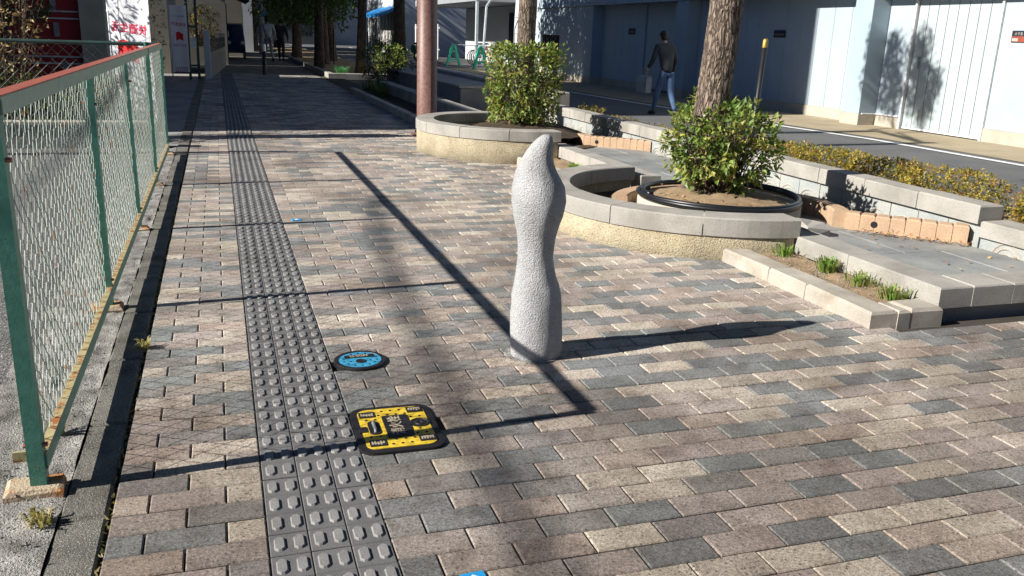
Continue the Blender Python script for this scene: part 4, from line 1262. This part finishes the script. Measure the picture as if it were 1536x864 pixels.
def banner(loc, w, h, lab, seed, logoz, textz, mini):
    t = thing('banner', loc, lab, 'banner')
    MB().tube([(-.02, .01, -.1), (-.02, .01, h+.28)], .012, 8).obj('pole', 'white_metal', t, True)
    MB().tube([(-.02, .01, h+.22), (w+.02, .01, h+.22)], .008, 6).obj('cross_arm', 'white_metal', t, True)
    random.seed(seed)
    ph = rnd(0, 6)
    def yb(x, z): return .018*math.sin(x/w*7+z*1.1+ph)*(.3+.7*x/w)+.012*math.sin(z*3.1+x*4)
    mb = MB(); v = []; f = []
    nx, nz = 16, 40
    for j in range(nz+1):
        for i in range(nx+1):
            x_, z_ = w*i/nx, .15+h*j/nz
            v.append((x_, yb(x_, z_), z_))
    for j in range(nz):
        for i in range(nx): f.append((j*(nx+1)+i, j*(nx+1)+i+1, (j+1)*(nx+1)+i+1, (j+1)*(nx+1)+i))
    mb.add(v, f); cl = mb.obj('cloth', 'banner_cloth', t, True)
    for z_ in [.3+i*.35 for i in range(int(h/.35))]:
        MB().box(-.035, .01, 0, .02, z_, z_+.025).obj('loop', 'white_metal', t)
    def drape(o_):
        for vt in o_.data.vertices: vt.co.y += yb(vt.co.x, vt.co.z)
        return o_
    def put(x_, z_): return Matrix.Translation((x_, -.003, z_)) @ Matrix.Rotation(R(90), 4, 'X') @ Matrix.Diagonal((-1, 1, 1, 1))
    for i, ch in enumerate('活生適快'):
        drape(text_mesh(ch, w*.21, 'lettering', 'banner_ink', cl, put(w*(.16+.215*i), textz-.02*i*w), .001, .002))
    fw, fh = (w*.42, w*.5) if mini else (w*.48, w*.44); fx = w*.30 if mini else w*.17
    fp = []
    nn = 8
    top = [(fx+fw*i/nn, logoz+fh+.02*math.sin(i/nn*5)) for i in range(nn+1)]
    poly = [(fx, logoz), (fx+fw*.5, logoz+fh*.22), (fx+fw, logoz)]+list(reversed(top))
    mb = MB()
    mb.add([(x_, -.004, z_) for x_, z_ in poly], [tuple(range(len(poly)))])
    drape(mb.obj('flag_emblem', 'banner_red', cl))
    if mini:
        for zz, mat, hh, n_ in ((logoz-.12, 'banner_ink2', .05, 7), (logoz-.62, 'steel_grey', .04, 9), (logoz-.72, 'banner_ink2', .065, 6), (h*.93, 'steel_grey', .035, 10), (.2, 'steel_grey', .025, 12)):
            mb = MB()
            for i in range(n_):
                x_ = w*.12+w*.76*i/n_; cw = w*.76/n_
                for q in range(3):
                    if random.random() < .8: mb.box(x_+cw*.1, x_+cw*rnd(.5, .85), -.006, -.003, zz+hh*q/3, zz+hh*q/3+hh*.16)
                mb.box(x_+cw*.35, x_+cw*.5, -.006, -.003, zz, zz+hh*.9)
            drape(mb.obj('small_print', mat, cl))
    random.seed(11+seed)
    return t
banner((-1.475, 9.12, .02), .54, 1.80, 'large sunlit white banner with red lettering seen from behind the fence end', 3, .80, 1.19, False).rotation_euler = (0, 0, R(-36))
banner((-1.345, 20.3, .05), .36, 1.48, 'shaded white banner with red flag emblem and small print', 5, .85, 1.22, True)

# planting behind the cross fence
DRY = [(.42, .32, .16), (.36, .24, .11), (.48, .36, .2), (.30, .2, .1)]
tree('garden_tree', (-3.15, 12.4, 0), 1.5, .07, .05, [(.0, 0, 2.0, .75, .7, .62), (-.5, .2, 1.7, .55, .55, .45), (.25, -.1, 1.45, .38, .38, .3)], 2600, .075, 'dark evergreen garden tree in front of the red building', DGREEN+[(.14, .09, .03)], None, 'bark_far', 30, 16)
mbt = thing('bare_shrub', (-2.55, 8.95, .0), 'pale leafless shrub with dry leaves at the edge of the lot', 'shrub')
mb = MB()
for i in range(46):
    a, r0 = rnd(0, 6.28), rnd(0, .12)
    p0 = Vector((r0*math.cos(a), r0*math.sin(a), 0)); ln = rnd(.9, 2.5)
    p1 = p0+Vector((math.cos(a)*.16, math.sin(a)*.16, ln*.5)); p2 = p1+Vector((math.cos(a)*rnd(.05, .35), math.sin(a)*rnd(.05, .35), ln*.5))
    mb.tube([p0, p1, p2], [rnd(.006, .016), .007, .002], 5, False)
    for q in range(3):
        b = p1.lerp(p2, rnd(0, .9)); mb.tube([b, b+rvec()*.25+Vector((0, 0, .1))], [.004, .0015], 3, False)
mb.obj('stems', 'twig', mbt)
mb = MB()
for i in range(760):
    a = rnd(0, 6.28); r0 = rnd(.02, .5); z_ = rnd(.5, 2.5)
    leaf(mb, Vector((r0*math.cos(a), r0*math.sin(a), z_)), rvec(), rvec(), rnd(.04, .09), rnd(.02, .04), jcol(random.choice(DRY), .2))
mb.obj('dry_leaves', 'dry_leaf', mbt)
for i, (x_, y_, lb) in enumerate([(-2.2, 8.75, 'low yellow-green hedge plant just behind the low wall'), (-1.65, 8.7, 'small leafy hedge plant by the sunlit banner foot'), (-2.7, 8.8, 'low hedge plant beside the leafless shrub')]):
    shrub('hedge_plant', (x_, y_, .05), bally(.34, .28, 0, .62), 700, .05, [(.20, .22, .05), (.13, .17, .04), (.07, .11, .03), (.26, .24, .07)], [(0, 0, 0)], lb, 'shrub', 'hedge plants behind the low wall')
shrub('climber', (-1.36, 14.2, .0), bally(.16, .2, .3, 1.9), 420, .06, [(.10, .2, .06), (.2, .3, .1), (.06, .12, .04)], [(0, 0, 0)], 'narrow leafy climber between the two banners', 'plant', None, 9, .004)

# gate and garden walls along the path
gt = thing('garden_gate', (0, 0, 0), 'dark green metal gate frame at the house entrance past the shaded banner', 'gate')
for x_ in (-.80, -1.0):
    MB().box(x_-.03, x_+.03, 20.9, 20.96, 0, 2.4).obj('gate_post', 'green_frame', gt)
for z_ in (.3, 1.2, 2.3):
    MB().box(-.97, -.83, 20.915, 20.945, z_, z_+.05).obj('gate_rail', 'green_frame', gt)
MB().box(-.80, -.68, 21.05, 21.25, .75, .98).obj('mail_box', 'white_metal', None, label='small white letter box on the gate post', cat='letter box').location = (-.14, -.4, 0)
gw = thing('garden_wall', (0, 0, 0), 'concrete garden wall with slotted blocks running along the shaded path', 'wall')
TW = Matrix.Translation((-.52, 21.5, 0)) @ Matrix.Rotation(R(-3.2), 4, 'Z')
MB().box(-.14, .0, -.16, -.005, -.05, 1.15, TW).obj('end_post', 'white_wall', gw)
for i in range(11):
    y0 = i*.72
    b_ = MB().box(-.13, -.02, y0, y0+.712, -.05, .45, TW).obj('wall_block', 'cream_wall', gw)
    MB().box(-.13, -.025, y0, y0+.712, .455, .98, TW).obj('upper_block', 'cream_wall', gw)
    for q in range(3):
        MB().box(-.024, -.018, y0+.12+q*.2, y0+.18+q*.2, .62, .93, TW).obj('slot', 'dark_glass', b_)
    MB().box(-.15, .0, y0, y0+.712, .985, 1.03, TW).obj('coping', 'old_concrete', gw)
shrub('autumn_shrub', (-.72, 22.5, .75), bally(.42, .6, 0, .95), 900, .07, [(.34, .22, .04), (.46, .30, .06), (.2, .12, .03), (.1, .12, .03)], [(0, 0, 0)], 'orange and gold autumn shrub above the garden wall', 'shrub')
def house(x, y0, y1, h, mat, lab, wins, door=None, eave=None):
    t = thing('house', (0, 0, 0), lab, 'house')
    MB().box(x-5, x, y0, y1, -.05, h).obj('wall', mat, t)
    MB().add([(x-5.2, y0-.2, h), (x+.35, y0-.2, h), (x+.35, y1+.2, h), (x-5.2, y1+.2, h), (x-2.5, y0-.2, h+1.3), (x-2.5, y1+.2, h+1.3)],
             [(3, 2, 1, 0), (0, 1, 4), (2, 3, 5), (1, 2, 5, 4), (3, 0, 4, 5)]).obj('roof', 'dark_roof', t)
    for (ya, yb_, za, zb) in wins:
        w_ = MB().box(x+.002, x+.05, ya, yb_, za, zb).obj('window', 'steel_grey', t)
        MB().box(x+.051, x+.056, ya+.06, (ya+yb_)/2-.03, za+.06, zb-.06).obj('pane', 'dark_glass', w_)
        MB().box(x+.051, x+.056, (ya+yb_)/2+.03, yb_-.06, za+.06, zb-.06).obj('pane', 'dark_glass', w_)
    if door:
        d_ = MB().box(x+.002, x+.04, door[0], door[1], 0, 2.0).obj('door', 'car_blue', t)
        MB().box(x+.041, x+.07, door[0]+.08, door[0]+.12, .9, 1.1).obj('handle', 'silver_band', d_)
    if eave:
        MB().add([(x, eave[0], 2.55), (x+.8, eave[0], 2.2), (x+.8, eave[1], 2.2), (x, eave[1], 2.55), (x, eave[0], 2.45), (x+.8, eave[0], 2.1), (x+.8, eave[1], 2.1), (x, eave[1], 2.45)],
                 [(0, 1, 2, 3), (7, 6, 5, 4), (0, 4, 5, 1), (1, 5, 6, 2), (2, 6, 7, 3), (3, 7, 4, 0)]).obj('porch_roof', 'dark_roof', t)
    return t
house(-1.55, 23.6, 29.6, 6.2, 'cream_wall', 'cream rendered house set back behind the garden wall', [(24.6, 25.8, 1.4, 2.5), (27, 28.2, 1.4, 2.5)])
house(-.02, 30.2, 38.2, 5.6, 'cream_wall', 'cream house with dark blue door and porch roof along the path', [(36.2, 37.2, 1.0, 2.1)], (31.0, 34.2), (30.6, 35.2))
house(.75, 39.2, 46.6, 5.4, 'cream_wall', 'cream house with two small dark windows further along the path', [(40.4, 41.8, .9, 2.1), (43.6, 45.0, .9, 2.1)])
house(1.5, 48.2, 54, 5.2, 'white_wall', 'white house at the far end of the row', [(49.2, 50.4, .9, 2.0), (51.5, 52.7, .9, 2.0)])
house(.4, 55.5, 66, 6.2, 'cream_wall', 'plain cream house added beyond the white one to shade the far path', [(57, 58.5, .9, 2.0)])  # added to keep the sun off the far path
t = thing('parked_car', (.36, 36.6, 0), 'dark blue car parked nose-out beside the cream house', 'car', rz=R(90))
def carbody():
    pr = [(-1.1, .25), (-1.15, .6), (-.95, .85), (-.5, .92), (-.2, 1.35), (.7, 1.4), (1.1, .95), (1.15, .3)]
    n = len(pr); v = []
    for s_, k_ in ((-.34, 1), (.34, 1)):
        for x_, z_ in pr: v.append((x_, s_*(1 if z_ < 1 else .85), z_))
    f = [tuple(range(n)), tuple(reversed(range(n, 2*n)))]+[(i, n+i, n+(i+1) % n, (i+1) % n) for i in range(n)]
    return v, f
MB().add(*carbody()).obj('body', 'car_blue', t)
for x_ in (-.75, .75):
    for s_ in (-.36, .30):
        MB().tube([(x_, s_, .26), (x_, s_+.06, .26)], .26, 14).obj('wheel', 'rubber', t)
MB().add([(-.49, -.28, .95), (-.49, .28, .95), (-.22, .26, 1.32), (-.22, -.26, 1.32)], [(0, 1, 2, 3)]).obj('windscreen', 'dark_glass', t)
for s_ in (-.25, .25): MB().tube([(-1.16, s_, .65), (-1.12, s_, .65)], .07, 10).obj('headlight', 'silver_band', t)
t = thing('utility_pole', (1.75, 44, 0), 'slim utility pole with round sign at the far end of the path', 'pole')
MB().lathe([(.15, 0), (.12, 7), (0, 7)], 14).obj('shaft', 'old_concrete', t, True)
MB().tube([(.2, -.2, 1.9), (.2, -.17, 1.9)], .15, 18).obj('round_sign', 'sticker_blue', t)
ov = thing('overhead_cable', (0, 0, 0), 'thick overhead cable sagging beside the lot, throwing a soft line on the path', 'cable')
pts = []
for i in range(41):
    y_ = -12+i*.4
    pts.append((-10.2+.09*(y_-.3), y_, 6.6+.008*(y_-2)**2))
MB().tube(pts, .028, 6, False).obj('wire', 'rubber', ov)
rh = thing('unseen_rear_houses', (0, 0, 0), 'unseen grey terraced houses added behind the camera to cut the sky light', 'building')  # added out of view behind the camera to block sky light
MB().box(-16, 10, -22, -15, -.1, 9.5).obj('wall', 'grey_wall', rh)
for i in range(8):
    MB().box(-14+i*3, -12.6+i*3, -14.995, -14.95, 1.0, 2.4).obj('window', 'dark_glass', rh)
bk = thing('end_building', (0, 0, 0), 'dark building closing the street behind the far trees', 'building')
MB().box(-12, 8.2, 78, 84, -.1, 9).obj('wall', 'dark_roof', bk)
for i in range(8):
    w_ = MB().box(-10+i*2.2, -8.8+i*2.2, 77.93, 77.995, 1.2, 2.6).obj('window', 'dark_glass', bk)
MB().box(8.3, 24, 79, 86, -.1, 9).obj('end_block', 'grey_wall', None, label='grey building block at the far end of the road', cat='building')

# ------------------------------------------------------------------ people
def skinned(name, joints, edges, mat, parent, sub=2, root=0):
    """one continuous surface grown from a joint skeleton"""
    me = bpy.data.meshes.new(name)
    me.from_pydata([j[0] for j in joints], edges, [])
    o_ = bpy.data.objects.new(name, me); col.objects.link(o_)
    md = o_.modifiers.new('skin', 'SKIN')
    me.skin_vertices[0].data[root].use_root = True
    for i, j in enumerate(joints):
        r_ = j[1]; me.skin_vertices[0].data[i].radius = r_ if isinstance(r_, tuple) else (r_, r_)
    md.use_smooth_shade = True
    sb = o_.modifiers.new('sub', 'SUBSURF'); sb.levels = sb.render_levels = sub
    dg = bpy.context.evaluated_depsgraph_get()
    m2 = bpy.data.meshes.new_from_object(o_.evaluated_get(dg))
    bpy.data.objects.remove(o_)
    m2.materials.clear(); m2.materials.append(MATS[mat])
    o2 = bpy.data.objects.new(name, m2); col.objects.link(o2); o2.parent = parent
    return o2
def person(loc, rz, H, top, bottom, label, stride=.22, stoop=.10, group=None):
    t = thing('person', loc, label, 'person', group, rz=rz)
    s = H/1.7
    V = lambda x, y, z: (x*s, y*s, z*s)
    st, sp_ = stride, stoop
    # legs and hips (x forward)
    J = [(V(0, 0, .95), (.12*s, .10*s)), (V(.02, .075, .84), .088*s), (V(st*.6, .095, .48), .07*s), (V(st, .10, .10), .045*s),
         (V(-.02, -.075, .84), .088*s), (V(-st*.15, -.095, .47), .07*s), (V(-st*.95, -.10, .12), .045*s)]
    skinned('trousers', J, [(0, 1), (1, 2), (2, 3), (0, 4), (4, 5), (5, 6)], bottom, t)
    hx = sp_
    J = [(V(-.01, 0, .84), (.15*s, .115*s)), (V(hx*.35, 0, 1.08), (.145*s, .115*s)), (V(hx*.8, 0, 1.34), (.165*s, .12*s)), (V(hx, 0, 1.44), (.08*s, .08*s)),
         (V(hx*.85, .19, 1.37), .068*s), (V(hx*.85+.04, .25, 1.10), .052*s), (V(hx*.85+.22, .23, .95), .042*s),
         (V(hx*.85, -.19, 1.37), .068*s), (V(hx*.85-.06, -.26, 1.10), .052*s), (V(hx*.85+.05, -.27, .87), .042*s)]
    skinned('jacket', J, [(0, 1), (1, 2), (2, 3), (2, 4), (4, 5), (5, 6), (2, 7), (7, 8), (8, 9)], top, t)
    def ellip(c_, ax, ay, az, z0=-1.0, n=18, m=10):
        e = MB(); pr = [(math.sqrt(max(0, 1-(z0+(1-z0)*q/m)**2)), z0+(1-z0)*q/m) for q in range(m+1)]
        e.lathe(pr, n); e.v = [(c_[0]+x*ax, c_[1]+y*ay, c_[2]+z*az) for x, y, z in e.v]
        return e
    hc = V(hx*1.3+.02, 0, 1.585)
    e = ellip(hc, .092*s, .075*s, .112*s)
    e.tube([V(hx*1.0, 0, 1.40), V(hx*1.2, 0, 1.52)], [.056*s, .050*s], 10)
    e.tube([V(hx*1.3+.105, 0, 1.60), V(hx*1.3+.128, 0, 1.572), V(hx*1.3+.10, 0, 1.56)], [.008*s, .014*s, .010*s], 6)
    for q in (-1, 1): e.tube([V(hx*1.3+.01, q*.072, 1.60), V(hx*1.3+.0, q*.086, 1.585), V(hx*1.3+.005, q*.074, 1.555)], [.010*s, .014*s, .008*s], 6)
    hd = e.obj('head', 'skin', t, True)
    for q in (-1, 1): ellip(V(hx*1.3+.102, q*.03, 1.592), .012*s, .014*s, .009*s).obj('eye', 'hair', hd, True)
    MB().tube([V(hx*1.3+.098, -.022, 1.532), V(hx*1.3+.108, 0, 1.530), V(hx*1.3+.098, .022, 1.532)], .006*s, 5).obj('mouth', 'banner_ink2', hd, True)
    ellip(V(hx*1.3+.004, 0, 1.603), .099*s, .085*s, .106*s, -.05).obj('hair', 'hair', hd, True)
    ellip(V(hx*1.3-.03, 0, 1.585), .072*s, .079*s, .10*s).obj('hair', 'hair', hd, True)
    for sy, x0, z0 in ((.23, hx*.85+.22, .95), (-.27, hx*.85+.05, .87)):
        hn = MB()
        ctr = Vector(V(x0+.03, sy, z0-.03))
        hn.tube([ctr+Vector((-.02, 0, .03))*s, ctr+Vector((.02, 0, -.03))*s], [.026*s, .034*s], 7)
        for q in range(4):
            b_ = ctr+Vector((.02+.004*q, (-.024+.016*q), -.03))*s
            hn.tube([b_, b_+Vector((.012, 0, -.03))*s, b_+Vector((.002, 0, -.055+.006*abs(q-1.5)))*s], .0085*s, 5)
        b_ = ctr+Vector((.025, -.03*(1 if sy > 0 else -1), .0))*s
        hn.tube([b_, b_+Vector((.03, 0, -.02))*s, b_+Vector((.035, 0, -.045))*s], .009*s, 5)
        hn.obj('hand', 'skin', t, True)
    for (fx, fy, fz, tip) in ((st, .10, .035, .0), (-st*.95, -.10, .06, -.03)):
        c_ = Vector(V(fx, fy, fz))
        MB().tube([c_+Vector((-.07, 0, .02))*s, c_+Vector((.02, 0, .02))*s, c_+Vector((.13, 0, tip))*s, c_+Vector((.17, 0, tip-.004))*s], [.038*s, .046*s, .040*s, .016*s], 9).obj('shoe', 'shoe', t, True)
    return t
pp = person((7.25, 12.45, -.02), R(97), 1.47, 'jacket', 'jeans', 'person in dark jacket and blue trousers walking along the road past the warehouse', .26, .16)
mb = MB().block(-.16, .16, -.06, .06, 0, .30, .03)
mb.tube([(-.09, 0, .29), (-.07, 0, .44), (.07, 0, .44), (.09, 0, .29)], .009, 6)
o = mb.obj('shopping_bag', 'pale_cloth', None, label='pale grey bag carried by the person on the road', cat='bag'); o.location = (6.98, 12.78, .36); o.rotation_euler = (0, 0, R(97))
person((1.55, 34.5, 0), R(100), 1.68, 'white_shirt', 'pale_cloth', 'far person in pale clothes walking down the shaded path', .28, .05)
person((2.05, 34.9, 0), R(80), 1.62, 'jacket', 'jacket', 'far person in dark clothes walking beside the pale-clothed one', .2, .06)

# ------------------------------------------------------------------ set every parent at the base of its thing
bpy.context.view_layer.update()
for o in [x for x in bpy.data.objects if x.type == 'EMPTY' and x.parent is None and tuple(x.location) == (0, 0, 0)]:
    pts = [c.matrix_world @ Vector(b) for c in o.children_recursive if c.type == 'MESH' for b in c.bound_box]
    if not pts: continue
    lo = [min(p[i] for p in pts) for i in range(3)]; hi = [max(p[i] for p in pts) for i in range(3)]
    base = Vector(((lo[0]+hi[0])/2, (lo[1]+hi[1])/2, lo[2]))
    o.location = base
    for c in o.children:
        c.matrix_parent_inverse = Matrix.Translation(-base)
bpy.context.view_layer.update()
